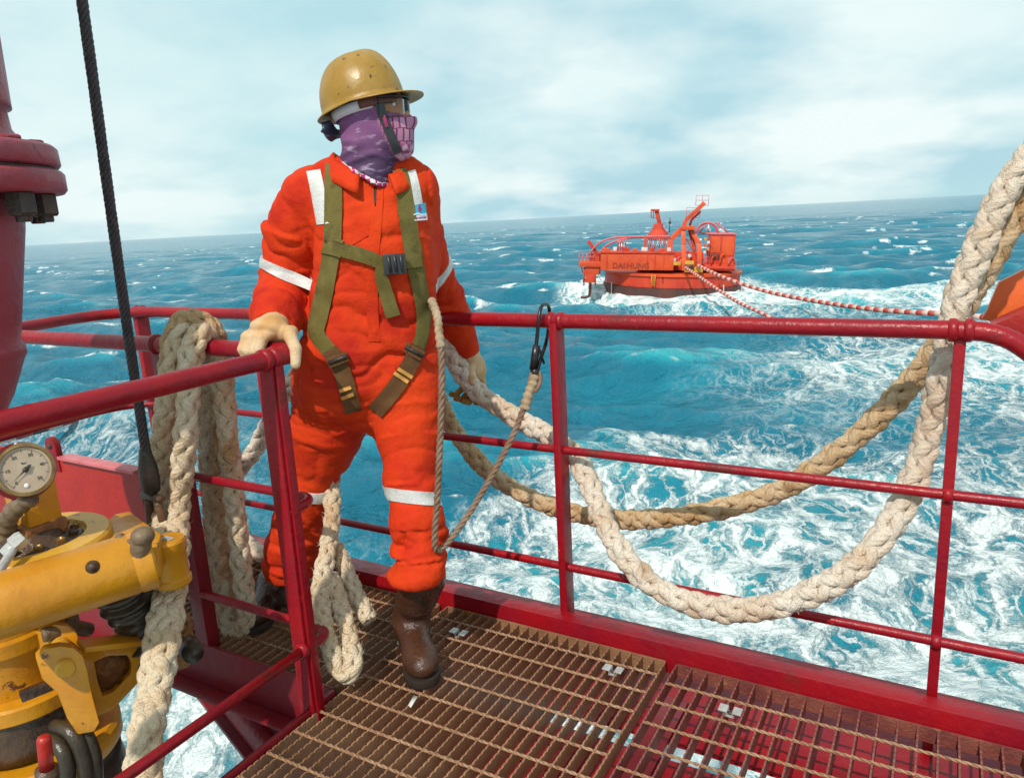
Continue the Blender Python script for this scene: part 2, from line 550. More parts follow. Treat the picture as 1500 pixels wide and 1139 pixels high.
    lace_ = math_('MAXIMUM', math_('MAXIMUM', m1, math_('MULTIPLY', m2, 0.85)), solid)
    gate = rm(fo, 0.06, 0.32)
    foam_m = math_('MULTIPLY', lace_, gate, True)
    # body colour: deep blue-green to milky turquoise for beaten-in air and for light painted through the crests
    an = noise(co, 0.5, 5, 0.6).outputs['Fac']
    ae = math_('ADD', aa.outputs['Fac'], math_('MULTIPLY', math_('SUBTRACT', an, 0.5), 0.55), True)
    cr = N('ShaderNodeValToRGB'); cr.color_ramp.interpolation = 'B_SPLINE'
    el = cr.color_ramp.elements
    el[0].position = 0.0; el[0].color = (0.010, 0.130, 0.205, 1)
    el[1].position = 1.0; el[1].color = (0.16, 0.52, 0.55, 1)
    e = el.new(0.35); e.color = (0.012, 0.205, 0.295, 1)
    e = el.new(0.68); e.color = (0.030, 0.38, 0.44, 1)
    L(ae, cr.inputs[0])
    mx = N('ShaderNodeMix'); mx.data_type = 'RGBA'
    L(foam_m, mx.inputs[0]); L(cr.outputs[0], mx.inputs[6]); mx.inputs[7].default_value = (0.74, 0.79, 0.79, 1)
    L(mx.outputs[2], b.inputs['Base Color'])
    L(rm(foam_m, 0, 1, 0.14, 0.75), b.inputs['Roughness'])
    b.inputs['IOR'].default_value = 1.33
    b.inputs['Specular IOR Level'].default_value = 0.30
    bh = noise(co, 1.3, 8, 0.62).outputs['Fac']
    bhl = noise(co, 0.22, 5, 0.6).outputs['Fac']
    bh2 = math_('ADD', math_('ADD', bh, math_('MULTIPLY', bhl, 3.0)), math_('MULTIPLY', foam_m, 0.10))
    bp = N('ShaderNodeBump'); bp.inputs['Strength'].default_value = 1.0; bp.inputs['Distance'].default_value = 0.55
    L(bh2, bp.inputs['Height']); L(bp.outputs[0], b.inputs['Normal'])
    me.materials.append(m)
    o = bpy.data.objects.new('sea', me)
    COL.objects.link(o)
    tag(o, 'rough turquoise sea with white foam stretching to the horizon', None, None, 'structure')
build_sea()

# ------------------------------------------------------------------ ship's steel below the gratings
def steel(name, VF, m, parent=None, sharp=35):
    o = obj(name, VF, m, parent, True, sharp)
    if parent is None:
        o['kind'] = 'structure'
    return o
steel('deck_edge_channel', join(dbox(-3.4, -1.576, 1.488, 1.5, -0.17, 0.006), dbox(-3.4, -1.576, 1.43, 1.488, -0.17, -0.158)), RED_DULL)
steel('deck_side_channel', join(dbox(-1.575, -1.560, -0.4, 1.486, -0.13, 0.010), dbox(-1.63, -1.575, -0.4, 1.486, -0.13, -0.118)), RED_DULL)
steel('far_deck_beam', join(dbox(-3.4, 1.9, 1.90, 2.50, -0.162, -0.15), dbox(-3.4, 1.9, 2.44, 2.455, -0.42, -0.162), dbox(-3.4, 1.9, 2.38, 2.50, -0.435, -0.42)), RED)
steel('middle_deck_beam', join(dbox(-1.5, 1.9, 1.42, 1.83, -0.162, -0.15), dbox(-1.5, 1.9, 1.6, 1.615, -0.42, -0.162), dbox(-1.5, 1.9, 1.5, 1.72, -0.435, -0.42)), RED)
steel('near_deck_beam', join(dbox(-1.5, 1.9, 0.7, 1.2, -0.162, -0.15), dbox(-1.5, 1.9, 0.9, 0.915, -0.42, -0.162)), RED)
steel('cross_deck_beam', join(dbox(-0.73, -0.63, -0.4, 2.09, -0.148, -0.134), dbox(-0.686, -0.674, -0.4, 1.42, -0.44, -0.163)), RED_DULL)
# the sponson plate under the corner, its rounded lip standing over the water
sp = [D(-3.6, 2.09, -0.52), D(-2.0, 1.52, -0.52), D(-1.45, 1.325, -0.52), D(-1.2, 2.6, -0.52), D(-3.6, 2.8, -0.52)]
steel('sponson_plate', prism(sp, (0, 0, -1), 0.02, 0.004), RED_DULL)
steel('sponson_lip', tube(spline([D(-3.6, 2.18, -0.49), D(-2.0, 1.61, -0.49), D(-1.45, 1.415, -0.49)], 0.05), 0.055, 14), RED)
steel('corner_gusset', prism([D(-1.60, 1.46, -0.13), D(-1.60, 1.46, -0.50), D(-2.02, 1.60, -0.50)], E2, 0.012, 0.002), RED_DULL)

# ------------------------------------------------------------------ gratings: bearing bars run outboard, twisted rods cross them
def serrated_bar(v0, v1, th, zt, zb, pitch=0.022, notch=0.0035, sag=0.0):
    """Flat bar on edge with a notched top, in deck axes at u = 0."""
    n = int((v1 - v0) / pitch)
    top = []
    for i in range(n):
        a = v0 + i * pitch
        top += [(a, zt), (a + pitch * 0.62, zt), (a + pitch * 0.74, zt - notch), (a + pitch * 0.9, zt - notch)]
    top.append((v1, zt))
    V = []
    for (v, z) in top:
        V += [D(-th / 2, v, z), D(th / 2, v, z)]
    nb = len(top)
    for (v, z) in top:
        V += [D(-th / 2, v, zb), D(th / 2, v, zb)]
    F = []
    for i in range(nb - 1):
        a, c = 2 * i, 2 * nb + 2 * i
        F += [(a, a + 1, a + 3, a + 2), (a, a + 2, c + 2, c), (a + 1, c + 1, c + 3, a + 3)]
    F += [(2 * nb, 4 * nb - 2, 4 * nb - 1, 2 * nb + 1), (0, 2 * nb, 2 * nb + 1, 1), (2 * nb - 2, 2 * nb - 1, 4 * nb - 1, 4 * nb - 2)]
    return np.array(V), F
def twisted_rod(u0, u1, w, z):
    n = int((u1 - u0) / 0.012)
    V = []
    for i in range(n + 1):
        u = u0 + (u1 - u0) * i / n
        a = i * 0.9
        for k in range(4):
            q = a + k * math.pi / 2
            V.append(D(u, math.cos(q) * w, z + math.sin(q) * w))
    return np.array(V), grid_faces(n + 1, 4)
def grating(label, u0, u1, v0, v1, pitch, m_bar, m_rod, rod_off=0.0, depth=0.048):
    g = thing('deck_grating', label, 'deck grating', D(u0, v0, 0))
    mb = mesh('bearing_bar', *serrated_bar(0.0, v1 - v0, 0.005, -0.002, -depth), m_bar, False)
    k = 0
    n = int(round((u1 - u0) / pitch))
    for i in range(n + 1):
        u = i * (u1 - u0) / n
        link('bearing_bar', mb, g, D(u, 0, 0.0))
    mr = mesh('cross_rod', *twisted_rod(0.0, u1 - u0, 0.0046, -0.003), m_rod, False)
    j = v1 - v0 - 0.075 - rod_off
    while j > 0.02:
        link('cross_rod', mr, g, D(0, j, 0.0))
        j -= 0.1
    for ve in (v0 - 0.009, v1 + 0.003):
        obj('end_bar', dbox(u0, u1, ve, ve + 0.006, -depth, -0.003, 0.0), m_bar, g, False)
    return g
grating('brown rusty close barred deck grating under the man and his boots', -1.548, -0.702, 0.45, 2.075, 0.0385, RUSTY, RUST_LIGHT)
RUSTY_RED = mat('red_stained_bar', (0.24, 0.075, 0.05), 0.5, (0.13, 0.03, 0.03), 9, spots=((0.28, 0.13, 0.045), 0.62, 12), bump=0.5, bscale=120)
grating('open deck grating at lower right with red beam showing through', -0.664, 1.75, 0.45, 2.075, 0.048, RUSTY_RED, RUST_LIGHT, 0.03)
grating('walkway grating behind the hanging rope loops', -3.28, -1.586, 1.512, 2.075, 0.0385, RUSTY, RUST_LIGHT)
def clip(label, u, v):
    t = thing('grating_clip', label, 'grating clip', D(u, v, 0))
    obj('saddle', join(box(D(u - 0.02, v, 0.003), E1, E2, EZ, 0.012, 0.016, 0.002, 0.0008), box(D(u + 0.02, v, 0.003), E1, E2, EZ, 0.012, 0.016, 0.002, 0.0008),
                       box(D(u, v, -0.012), E1, E2, EZ, 0.012, 0.014, 0.002, 0.0008), box(D(u - 0.0085, v, -0.005), E1, E2, EZ, 0.0015, 0.014, 0.007), box(D(u + 0.0085, v, -0.005), E1, E2, EZ, 0.0015, 0.014, 0.007)), GALV, t, False)
    obj('screw', lathe(D(u, v, -0.010), (0, 0, 1), [(0.007, 0), (0.007, 0.005), (0.004, 0.007)], 8), STEEL_DARK, t)
CLIPS = (('pale clip on the grating right of the brown boot', (-0.232, 2.383, 0.000)), ('small grey clip on the grating near the panel joint', (0.272, 2.115, 0.000)), ('pale clip on the open grating at lower right', (0.575, 1.887, 0.000)))
for lab, p in CLIPS:
    clip(lab, float(np.dot(p, E1)), float(np.dot(p, E2)))
PAPER = mat('pale_scrap', (0.62, 0.62, 0.58), 0.6, (0.5, 0.48, 0.42), 30)
for lab, pts in (('crumpled white scrap left of the brown boot', [(-0.441, 2.354, 0.003), (-0.414, 2.318, 0.008), (-0.391, 2.330, 0.004), (-0.385, 2.306, 0.003), (-0.416, 2.296, 0.006), (-0.441, 2.324, 0.003)]),
                 ('white sliver of tape in front of the boot toe', [(-0.349, 2.032, 0.003), (-0.335, 2.021, 0.005), (-0.350, 1.971, 0.004), (-0.360, 1.983, 0.003)]),
                 ('white scrap on the walkway behind the rope loops', [(-1.335, 2.915, 0.003), (-1.324, 2.933, 0.006), (-1.279, 2.882, 0.004), (-1.294, 2.868, 0.003)])):
    o = obj('plastic_scrap', prism(pts, (0, 0, 1), 0.002), PAPER)
    tag(o, lab, 'scrap')

# ------------------------------------------------------------------ guard rails
def weld(c, axis, r):
    return lathe(c, axis, [(r * 0.9, -0.012), (r * 1.12, -0.008), (r * 1.15, 0.004), (r * 0.95, 0.012)], 14)
def far_rail():
    t = thing('guard_rail', 'long red guard rail behind the man along the ship\'s edge', 'guard rail', D(-1.08, 2.18, 0))
    W = 2.18
    c = np.array
    left = [D(-3.24, 0.9, 1.07), D(-3.27, 1.5, 1.07), D(-3.34, 1.80, 1.07), D(-3.37, 1.98, 1.07), D(-3.30, 2.13, 1.07), D(-3.15, W, 1.07)]
    right = [D(0.09, W, 1.067), D(0.14, W, 1.052), D(0.19, W, 1.018), D(0.245, W, 0.965), D(0.30, W, 0.885), D(0.33, W, 0.78), D(0.335, W, 0.6)]
    P = np.vstack([spline(left, 0.03)[:-1], [D(u, W, 1.07) for u in np.linspace(-3.15, 0.02, 24)], spline(right, 0.02)])
    obj('top_rail', tube(P, 0.0245, 16), RED, t)
    for nm, z in (('mid_rail', 0.632), ('low_rail', 0.203)):
        P = np.vstack([spline([D(-3.30, 0.9, z), D(-3.33, 1.5, z), D(-3.36, 1.95, z), D(-3.29, 2.12, z), D(-3.15, W, z)], 0.04)[:-1], [D(u, W, z) for u in np.linspace(-3.15, 1.9, 30)]])
        obj(nm, tube(P, 0.0145, 12), RED, t)
    for u in (-3.27, -1.095, 0.04):
        wu = 0.0135 if u > -2 else 0.016
        p = dbox(u - wu, u + wu, W - 0.032 + 0.028 * (u > 0), W + 0.030, -0.16, 1.066 if u < 0 else 1.05, 0.003)
        post = obj('post', p, RED, t, True, 35)
        for cw, rw in ((D(u - wu - 0.004, W, 1.07), 0.0265), (D(u + wu + 0.004, W, 1.07), 0.0265), (D(u, W, 0.632), 0.02), (D(u, W, 0.203), 0.02)):
            obj('weld_collar', weld(cw, E1, rw), RED, post)
    obj('toe_plate', join(dbox(-3.3, 1.9, 2.090, 2.098, -0.05, 0.050, 0.002), dbox(-3.3, 1.9, 2.098, 2.15, 0.040, 0.0488, 0.002)), RED, t, True, 35)
far_rail()
def near_rail():
    t = thing('guard_rail', 'nearer red guard rail the ropes hang on, its post beside the man', 'guard rail', D(-1.58, 1.38, 0))
    V0, U0 = 1.50, -1.564
    def run(z, u_from, corner, r, name, m=RED, near_end=None):
        arc = [D(U0 - corner + corner * math.sin(a), V0 - corner + corner * math.cos(a), z) for a in np.linspace(0, math.pi / 2, 9)]
        P = [D(u, V0, z) for u in np.linspace(u_from, U0 - corner - 0.01, 12)] + arc
        P += [D(U0, v, z) for v in (np.linspace(V0 - corner - 0.01, near_end if near_end is not None else 1.386, 8))]
        return obj(name, tube(P, r, 16), m, t)
    run(1.068, -3.25, 0.045, 0.0255, 'top_rail', near_end=0.1)
    run(0.632, -2.16, 0.05, 0.0145, 'mid_rail')
    run(0.200, -2.16, 0.05, 0.0145, 'low_rail')
    obj('foot_rail', rod(D(U0 + 0.004, 1.372, 0.207), D(U0 + 0.004, 0.1, 0.195), 0.0145, 14), RED, t)
    # front post: a broad flat stanchion with a gusseted foot
    a = [D(-1.607, 1.38, -0.12), D(-1.546, 1.38, -0.12), D(-1.552, 1.38, 0.2), D(-1.549, 1.38, 1.055), D(-1.606, 1.38, 1.055), D(-1.603, 1.38, 0.2)]
    p = obj('post', join(prism(a, E2, 0.011, 0.002), dbox(-1.553, -1.542, 1.391, 1.42, -0.12, 1.05, 0.002)), RED, t, True, 35)
    for cw, rw in ((D(U0, 1.405, 1.068), 0.0275), (D(U0, 1.375, 1.068), 0.0275), (D(U0 + 0.002, 1.378, 0.207), 0.02)):
        obj('weld_collar', weld(cw, E2, rw), RED, p)
    p = obj('post', join(dbox(-2.215, -2.155, 1.49, 1.502, -0.16, 1.05, 0.002), dbox(-2.167, -2.155, 1.502, 1.54, -0.16, 1.05, 0.002)), RED_DULL, t, True, 35)
    for cw, rw in ((D(-2.19, V0, 1.068), 0.03), (D(-2.13, V0, 1.068), 0.0285)):
        obj('weld_collar', weld(cw, E1, rw), RED, p)
near_rail()

# ------------------------------------------------------------------ bulwark plate with lifting eye, wire, flanged riser, orange bracket
t = thing('bulwark_plate', 'upright red steel plate with a lifting eye behind the yellow coupler', 'steel plate', D(-2.5, 1.42, 0))
obj('plate', dbox(-3.3, -2.262, 1.41, 1.422, 0.10, 0.652, 0.003), RED_BRIGHT, t, True, 35)
PALE_EDGE = mat('pale_red_edge', (0.60, 0.16, 0.17), 0.4, (0.5, 0.08, 0.09), 20)  # paler red for the plate's top flange
obj('top_flange', join(dbox(-2.70, -2.262, 1.392, 1.44, 0.652, 0.664, 0.003)), PALE_EDGE, t, True, 35)
eye = [D(-2.755 + 0.034 * math.cos(a), 1.405, 0.69 + 0.036 * math.sin(a)) for a in np.linspace(0, math.pi, 9)]
eye = [D(-2.715, 1.405, 0.6)] + eye + [D(-2.795, 1.405, 0.6)]
e = obj('lifting_eye', prism(eye, E2, 0.022, 0.003), RED, t, True, 35)
obj('eye_hole', lathe(D(-2.755, 1.402, 0.693), E2, [(0.0105, 0), (0.0105, 0.0025), (0.002, 0.003)], 14), STEEL_DARK, e)

t = thing('wire_rope', 'dark wire rope rising from a shackle beside the hanging ropes', 'wire rope', D(-2.1, 1.35, 0.7))
WP = [D(-2.108, 1.35, 0.72), D(-2.100, 1.35, 1.1), D(-2.082, 1.352, 1.6), D(-2.058, 1.35, 2.05), D(-2.03, 1.35, 2.8), D(-2.0, 1.35, 3.6)]
Pw = spline(WP, 0.012)
T_, N_, B_ = frames(Pw)
ss_ = np.arange(len(Pw)) * 0.012
for k in range(6):
    a = ss_ * 60 + k * math.pi / 3
    Q = Pw + (N_ * np.cos(a)[:, None] + B_ * np.sin(a)[:, None]) * 0.0095
    obj('strand', tube(Q, 0.0062, 6), WIRE, t)
obj('socket', lathe(D(-2.112, 1.35, 0.62), (0.0, 0, 1), [(0.012, 0), (0.026, 0.012), (0.030, 0.05), (0.028, 0.09), (0.02, 0.13), (0.017, 0.15)], 16), STEEL_DARK, t)
BROWN_GREASE = mat('greased_rusty_iron', (0.16, 0.075, 0.03), 0.45, (0.06, 0.03, 0.02), 20, bump=0.5, bscale=70)
obj('shackle', join(tube(spline([D(-2.135, 1.35, 0.60), D(-2.145, 1.35, 0.53), D(-2.13, 1.35, 0.46), D(-2.112, 1.35, 0.44), D(-2.094, 1.35, 0.46), D(-2.08, 1.35, 0.53), D(-2.09, 1.35, 0.60)], 0.012), 0.013, 10),
                    rod(D(-2.16, 1.35, 0.612), D(-2.07, 1.35, 0.612), 0.013, 10)), BROWN_GREASE, t)
obj('eye_plate', prism([D(-2.15, 1.345, 0.47), D(-2.08, 1.345, 0.47), D(-2.07, 1.345, 0.3), D(-2.17, 1.345, 0.3)], E2, 0.02, 0.004), BROWN_GREASE, t, True, 35)

t = thing('riser_pipe', 'thick weathered red pipe with a bolted flange at the left edge', 'pipe', (-1.40, 1.9, 0.8))
PC = np.array([-1.40, 1.9, 0.0])
low = [(0.02, 0.90), (0.06, 0.95), (0.10, 1.02), (0.125, 1.08), (0.138, 1.112), (0.146, 1.125), (0.146, 1.145), (0.138, 1.158), (0.150, 1.22), (0.172, 1.33), (0.194, 1.44), (0.202, 1.50), (0.205, 1.535)]
obj('lower_pipe', lathe(PC, (0, 0, 1), low, 48), RED_WEATHER, t)
obj('upper_pipe', lathe(PC, (0, 0, 1), [(0.245, 1.640), (0.235, 1.654), (0.218, 1.664), (0.205, 1.685), (0.202, 1.73), (0.214, 1.735), (0.214, 1.75), (0.217, 1.90), (0.222, 3.2)], 48), RED_WEATHER, t)
obj('flange', lathe(PC, (0, 0, 1), [(0.15, 1.525), (0.296, 1.525), (0.304, 1.534), (0.304, 1.572), (0.298, 1.580), (0.15, 1.580)], 64), RED_WEATHER, t)
obj('flange', lathe(PC, (0, 0, 1), [(0.15, 1.589), (0.293, 1.589), (0.299, 1.596), (0.297, 1.634), (0.288, 1.643), (0.15, 1.645)], 64), RED_WEATHER, t)
obj('gasket', lathe(PC, (0, 0, 1), [(0.25, 1.578), (0.284, 1.578), (0.284, 1.591), (0.25, 1.591)], 48), STEEL_DARK, t)
hexn = lambda c, r, z0, z1: lathe((c[0], c[1], 0), (0, 0, 1), [(r * 0.85, z0), (r, z0 + 0.006), (r, z1 - 0.004), (r * 0.8, z1)], 6)
for i in range(12):
    a = 2 * math.pi * i / 12 - 0.10
    c = PC + 0.245 * np.array([math.cos(a), math.sin(a), 0])
    b = obj('bolt', hexn(c, 0.029, 1.643, 1.657), RED_WEATHER, t, True, 30)
    obj('nut', join(hexn(c, 0.035, 1.470, 1.527), lathe((c[0], c[1], 0), (0, 0, 1), [(0.016, 1.455), (0.018, 1.46), (0.018, 1.475)], 10)), STEEL_DARK, b, True, 30)

ORANGE_STEEL = mat('orange_marking_paint', (0.72, 0.13, 0.02), 0.4, (0.66, 0.10, 0.02), 5, bump=0.2, bscale=40)
t = thing('orange_bracket', 'orange angled steel bracket jutting in at the right edge', 'steel bracket', (1.469, 2.176, 1.054))
wing = [(1.408, 2.212, 1.037), (1.417, 2.206, 1.061), (1.438, 2.194, 1.146), (1.491, 2.163, 1.184), (1.624, 2.085, 1.186), (1.641, 2.076, 0.980), (1.492, 2.163, 1.012)]
obj('wing_plate', prism(wing, E2, 0.03, 0.004), ORANGE_STEEL, t, True, 35)
obj('rib_plate', prism([(1.403, 2.168, 1.039), (1.475, 2.126, 1.087), (1.600, 2.053, 1.178), (1.616, 2.043, 0.977), (1.469, 2.129, 1.012)], -E2, 0.1, 0.006), RED_BRIGHT, t, True, 35)  # red colour paints in the shade on the bracket's lower part

# ------------------------------------------------------------------ plaited mooring ropes
ROPE = mat('plaited_white_rope', (0.82, 0.70, 0.53), 0.75, (0.70, 0.49, 0.29), 9, scuff=((0.46, 0.22, 0.07), 0.60, 8), bump=0.9, bscale=240, spec=0.2)
ROPE_WHITE = mat('sunbleached_rope', (0.82, 0.73, 0.62), 0.75, (0.68, 0.50, 0.36), 8, scuff=((0.45, 0.24, 0.11), 0.62, 9), bump=0.9, bscale=240, spec=0.2)
ROPE_TAN = mat('stained_tan_rope', (0.68, 0.50, 0.32), 0.75, (0.52, 0.31, 0.14), 10, scuff=((0.30, 0.13, 0.04), 0.58, 9), bump=0.9, bscale=240, spec=0.2)
LAY = mat('grey_brown_laid_line', (0.33, 0.22, 0.16), 0.75, (0.22, 0.12, 0.07), 22, bump=0.8, bscale=300, spec=0.2)
def yarns(m):
    """Twisted yarns along each strand, as fine relief and a little brown colour between them."""
    t = m.node_tree; L = t.links.new; N = t.nodes.new; b = t.nodes['Principled BSDF']
    a = N('ShaderNodeAttribute'); a.attribute_name = 'yarn'
    mu = N('ShaderNodeMath'); mu.operation = 'MULTIPLY'; mu.inputs[1].default_value = 6.2832 * 6; L(a.outputs['Fac'], mu.inputs[0])
    sn = N('ShaderNodeMath'); sn.operation = 'SINE'; L(mu.outputs[0], sn.inputs[0])
    old = b.inputs['Normal'].links[0].from_socket
    bn = N('ShaderNodeBump'); bn.inputs['Strength'].default_value = 0.35; bn.inputs['Distance'].default_value = 0.0020
    L(sn.outputs[0], bn.inputs['Height']); L(old, bn.inputs['Normal']); L(bn.outputs[0], b.inputs['Normal'])
    rm_ = N('ShaderNodeMapRange'); rm_.inputs[1].default_value = -1.0; rm_.inputs[2].default_value = -0.3; rm_.inputs[3].default_value = 0.10; rm_.inputs[4].default_value = 0.0
    L(sn.outputs[0], rm_.inputs[0])
    mx = N('ShaderNodeMix'); mx.data_type = 'RGBA'
    L(rm_.outputs[0], mx.inputs[0]); L(b.inputs['Base Color'].links[0].from_socket, mx.inputs[6]); mx.inputs[7].default_value = (0.30, 0.15, 0.06, 1)  # browner tone mixed into the grooves between yarns
    L(mx.outputs[2], b.inputs['Base Color'])
for m_ in (ROPE, ROPE_WHITE, ROPE_TAN):
    yarns(m_)
def smooth_path(P, it):
    P = P.copy()
    for _ in range(it):
        P[1:-1] = 0.25 * P[:-2] + 0.5 * P[1:-1] + 0.25 * P[2:]
    return P
def plait(t, P, r, m, pitch=8.0, fuzz=500, seed=0, twist=0.0, flat=1.0):
    """Eight-strand plait: four strands each way round, crossing over and under; each strand is a part."""
    g = np.random.default_rng(seed)
    T, N, B = frames(P)
    s = np.r_[0, np.cumsum(np.linalg.norm(np.diff(P, axis=0), axis=1))]
    wob = 1 + 0.07 * np.sin(s * 19 + seed) + 0.05 * np.sin(s * 47 + 2 * seed)
    uneven = np.interp(s, np.linspace(0, s[-1] + 0.01, max(4, int(s[-1] / 0.16))), g.normal(0, 1.0, max(4, int(s[-1] / 0.16))))
    for d in (1, -1):
        for k in range(4):
            th = d * (2 * math.pi * (s + 0.5 * r * uneven) / (pitch * r)) + k * math.pi / 2
            ph = np.cos(4 * th)
            rho = r * (0.65 + d * 0.12 * ph) * wob
            rad = N * np.cos(th + twist)[:, None] * flat + B * np.sin(th + twist)[:, None] / flat
            rad /= np.linalg.norm(rad, axis=1)[:, None]
            C = P + rad * rho[:, None]
            Tc = np.gradient(C, axis=0); Tc /= np.linalg.norm(Tc, axis=1)[:, None] + 1e-12
            W = np.cross(Tc, rad); W /= np.linalg.norm(W, axis=1)[:, None] + 1e-12
            a = np.linspace(-np.pi / 2, 1.5 * np.pi, 8, endpoint=False)
            fat = 1 + 0.16 * d * ph * 0.6
            w = 0.45 * r * fat * (1 + 0.05 * g.normal(0, 1, len(P)))
            h = 0.32 * r * fat
            V = (C[:, None] + W[:, None] * (np.cos(a)[None, :, None] * w[:, None, None]) + rad[:, None] * (np.sin(a)[None, :, None] * h[:, None, None])).reshape(-1, 3)
            F = grid_faces(len(P), 8) + [tuple(range(8))[::-1], tuple((len(P) - 1) * 8 + j for j in range(8))]
            so = obj('strand', (V, F), m, t)
            ya = (np.arange(8)[None, :] / 8.0 + d * s[:, None] / (r * 4.2)).ravel()
            so.data.attributes.new('yarn', 'FLOAT', 'POINT').data.foreach_set('value', ya.astype(np.float32))
    obj('core', tube(P[::3], r * 0.52, 8), m, t)
    if fuzz:
        V, F = [], []
        for i in g.integers(2, len(P) - 2, fuzz):
            a = g.uniform(0, 2 * math.pi)
            n = N[i] * math.cos(a) + B[i] * math.sin(a)
            c = P[i] + n * r * g.uniform(0.78, 0.98)
            dirn = nrm(T[i] * g.choice([-1, 1]) * g.uniform(0.5, 1.4) + n * g.uniform(0.15, 0.8) + g.normal(0, 0.35, 3))
            l = g.uniform(0.008, 0.030)
            side = nrm(np.cross(dirn, g.normal(0, 1, 3))) * g.uniform(0.0004, 0.0009)
            b = len(V)
            mid = c + dirn * l * 0.55 + g.normal(0, 0.0012, 3)
            V += [c - side, c + side, mid + side * 0.8, mid - side * 0.8, mid + nrm(dirn + g.normal(0, 0.5, 3)) * l * 0.5]
            F += [(b, b + 1, b + 2, b + 3), (b + 3, b + 2, b + 4)]
        o = obj('loose_fibre', (V, F), m, t, False)
        o['kind'] = 'stuff'
def rope(label, pts, r, m, seed=1, fuzz=500, pitch=9.5, name='mooring_rope', it=6, group=None):
    P = smooth_path(spline(pts, r * 0.36), it)
    t = thing(name, label, 'rope', P[0], group)
    plait(t, P, r, m, pitch, fuzz, seed)
    return t
W0, W1 = 2.30, 2.08
rope('pale thick rope sagging in the front loop across the far rail', [
    D(-2.02, 2.00, 0.03), (-1.145, 3.010, 0.072), (-1.252, 3.166, 0.108), (-1.254, 3.190, 0.342), (-1.132, 3.130, 0.475), (-0.976, 3.074, 0.700), (-0.863, 3.031, 0.835), (-0.656, 2.933, 1.015), (-0.480, 2.818, 1.131), (-0.332, 2.743, 1.113), (-0.255, 2.762, 0.993), (-0.195, 2.767, 0.870),
    (-0.124, 2.749, 0.770), (0.019, 2.677, 0.681), (0.142, 2.593, 0.625), (0.207, 2.509, 0.582), (0.249, 2.392, 0.504), (0.292, 2.274, 0.388), (0.362, 2.187, 0.297), (0.441, 2.123, 0.250), (0.541, 2.059, 0.233), (0.654, 1.993, 0.252), (0.770, 1.936, 0.309), (0.906, 1.903, 0.406),
    (1.024, 1.927, 0.526), (1.106, 1.971, 0.641), (1.150, 1.992, 0.775), (1.168, 1.982, 0.917), (1.177, 1.976, 1.039), (1.200, 1.986, 1.146), (1.233, 1.989, 1.234), (1.267, 1.993, 1.327), (1.303, 1.995, 1.408), (1.348, 1.992, 1.474), (1.407, 1.981, 1.540), (1.479, 1.962, 1.608)], 0.0365, ROPE_WHITE, 3, 1400)
rope('thinner stained rope sagging behind the front loop of rope', [
    (-0.724, 2.648, 0.504), (-0.635, 2.712, 0.638), (-0.518, 2.759, 0.884), (-0.411, 2.772, 1.112), (-0.358, 2.874, 0.906), (-0.283, 2.923, 0.677), (-0.225, 2.912, 0.557), (-0.113, 2.858, 0.424), (0.044, 2.778, 0.336), (0.221, 2.675, 0.300), (0.376, 2.584, 0.304), (0.543, 2.486, 0.345), (0.698, 2.396, 0.406), (0.859, 2.301, 0.498), (0.988, 2.226, 0.629),
    (1.090, 2.166, 0.763), (1.164, 2.111, 0.894), (1.210, 2.073, 1.004), (1.243, 2.053, 1.091), (1.275, 2.034, 1.171), (1.303, 2.018, 1.240), (1.343, 2.018, 1.325), (1.387, 2.016, 1.394), (1.449, 2.002, 1.466), (1.524, 1.982, 1.535)], 0.035, ROPE_TAN, 5, 900)
# the coil hung over the nearer rail: down from the coupler, over, down to the walkway, up, over and down again
NR = 0.064
rope('tangled white rope hung over the near rail in long bights', [
    (-1.05, 1.42, -0.62), (-0.969, 1.620, 0.133), (-0.984, 1.720, 0.215), (-1.001, 1.840, 0.318), (-1.030, 1.980, 0.386), (-1.076, 2.120, 0.449), (-1.157, 2.323, 0.597), (-1.108, 2.311, 0.828), (-1.055, 2.286, 0.963), (-1.017, 2.275, 1.070), (-0.991, 2.283, 1.126), (-0.975, 2.332, 1.127), (-0.964, 2.366, 1.074),
    (-1.014, 2.447, 0.879), (-1.063, 2.499, 0.626), (-1.088, 2.513, 0.367), (-1.092, 2.516, 0.126), (-1.081, 2.510, 0.005), (-1.043, 2.487, -0.025), (-0.992, 2.458, 0.057), (-0.983, 2.447, 0.209), (-0.963, 2.417, 0.501), (-0.945, 2.395, 0.749), (-0.924, 2.360, 0.940), (-0.911, 2.329, 1.044), (-0.921, 2.300, 1.108), (-0.931, 2.242, 1.113),
    (-0.954, 2.227, 1.054), (-0.983, 2.232, 0.928), (-1.027, 2.246, 0.753), (-1.077, 2.252, 0.550), (-1.028, 2.080, 0.443), (-0.993, 1.940, 0.363), (-0.971, 1.820, 0.308), (-0.963, 1.720, 0.214), (-0.951, 1.620, 0.132), (-0.98, 1.40, -0.62)], 0.0345, ROPE, 11, 1500)
rope('short white rope turn wrapped over the near rail top', [
    (-1.203, 2.367, 0.486), (-1.137, 2.334, 0.731), (-1.070, 2.300, 0.961), (-1.038, 2.287, 1.080), (-1.006, 2.298, 1.150), (-0.958, 2.298, 1.156), (-0.913, 2.307, 1.123), (-0.908, 2.333, 1.050), (-0.952, 2.399, 0.841), (-1.047, 2.489, 0.528), (-1.078, 2.531, 0.199), (-1.047, 2.524, 0.003)], 0.030, ROPE_TAN, 17, 500)
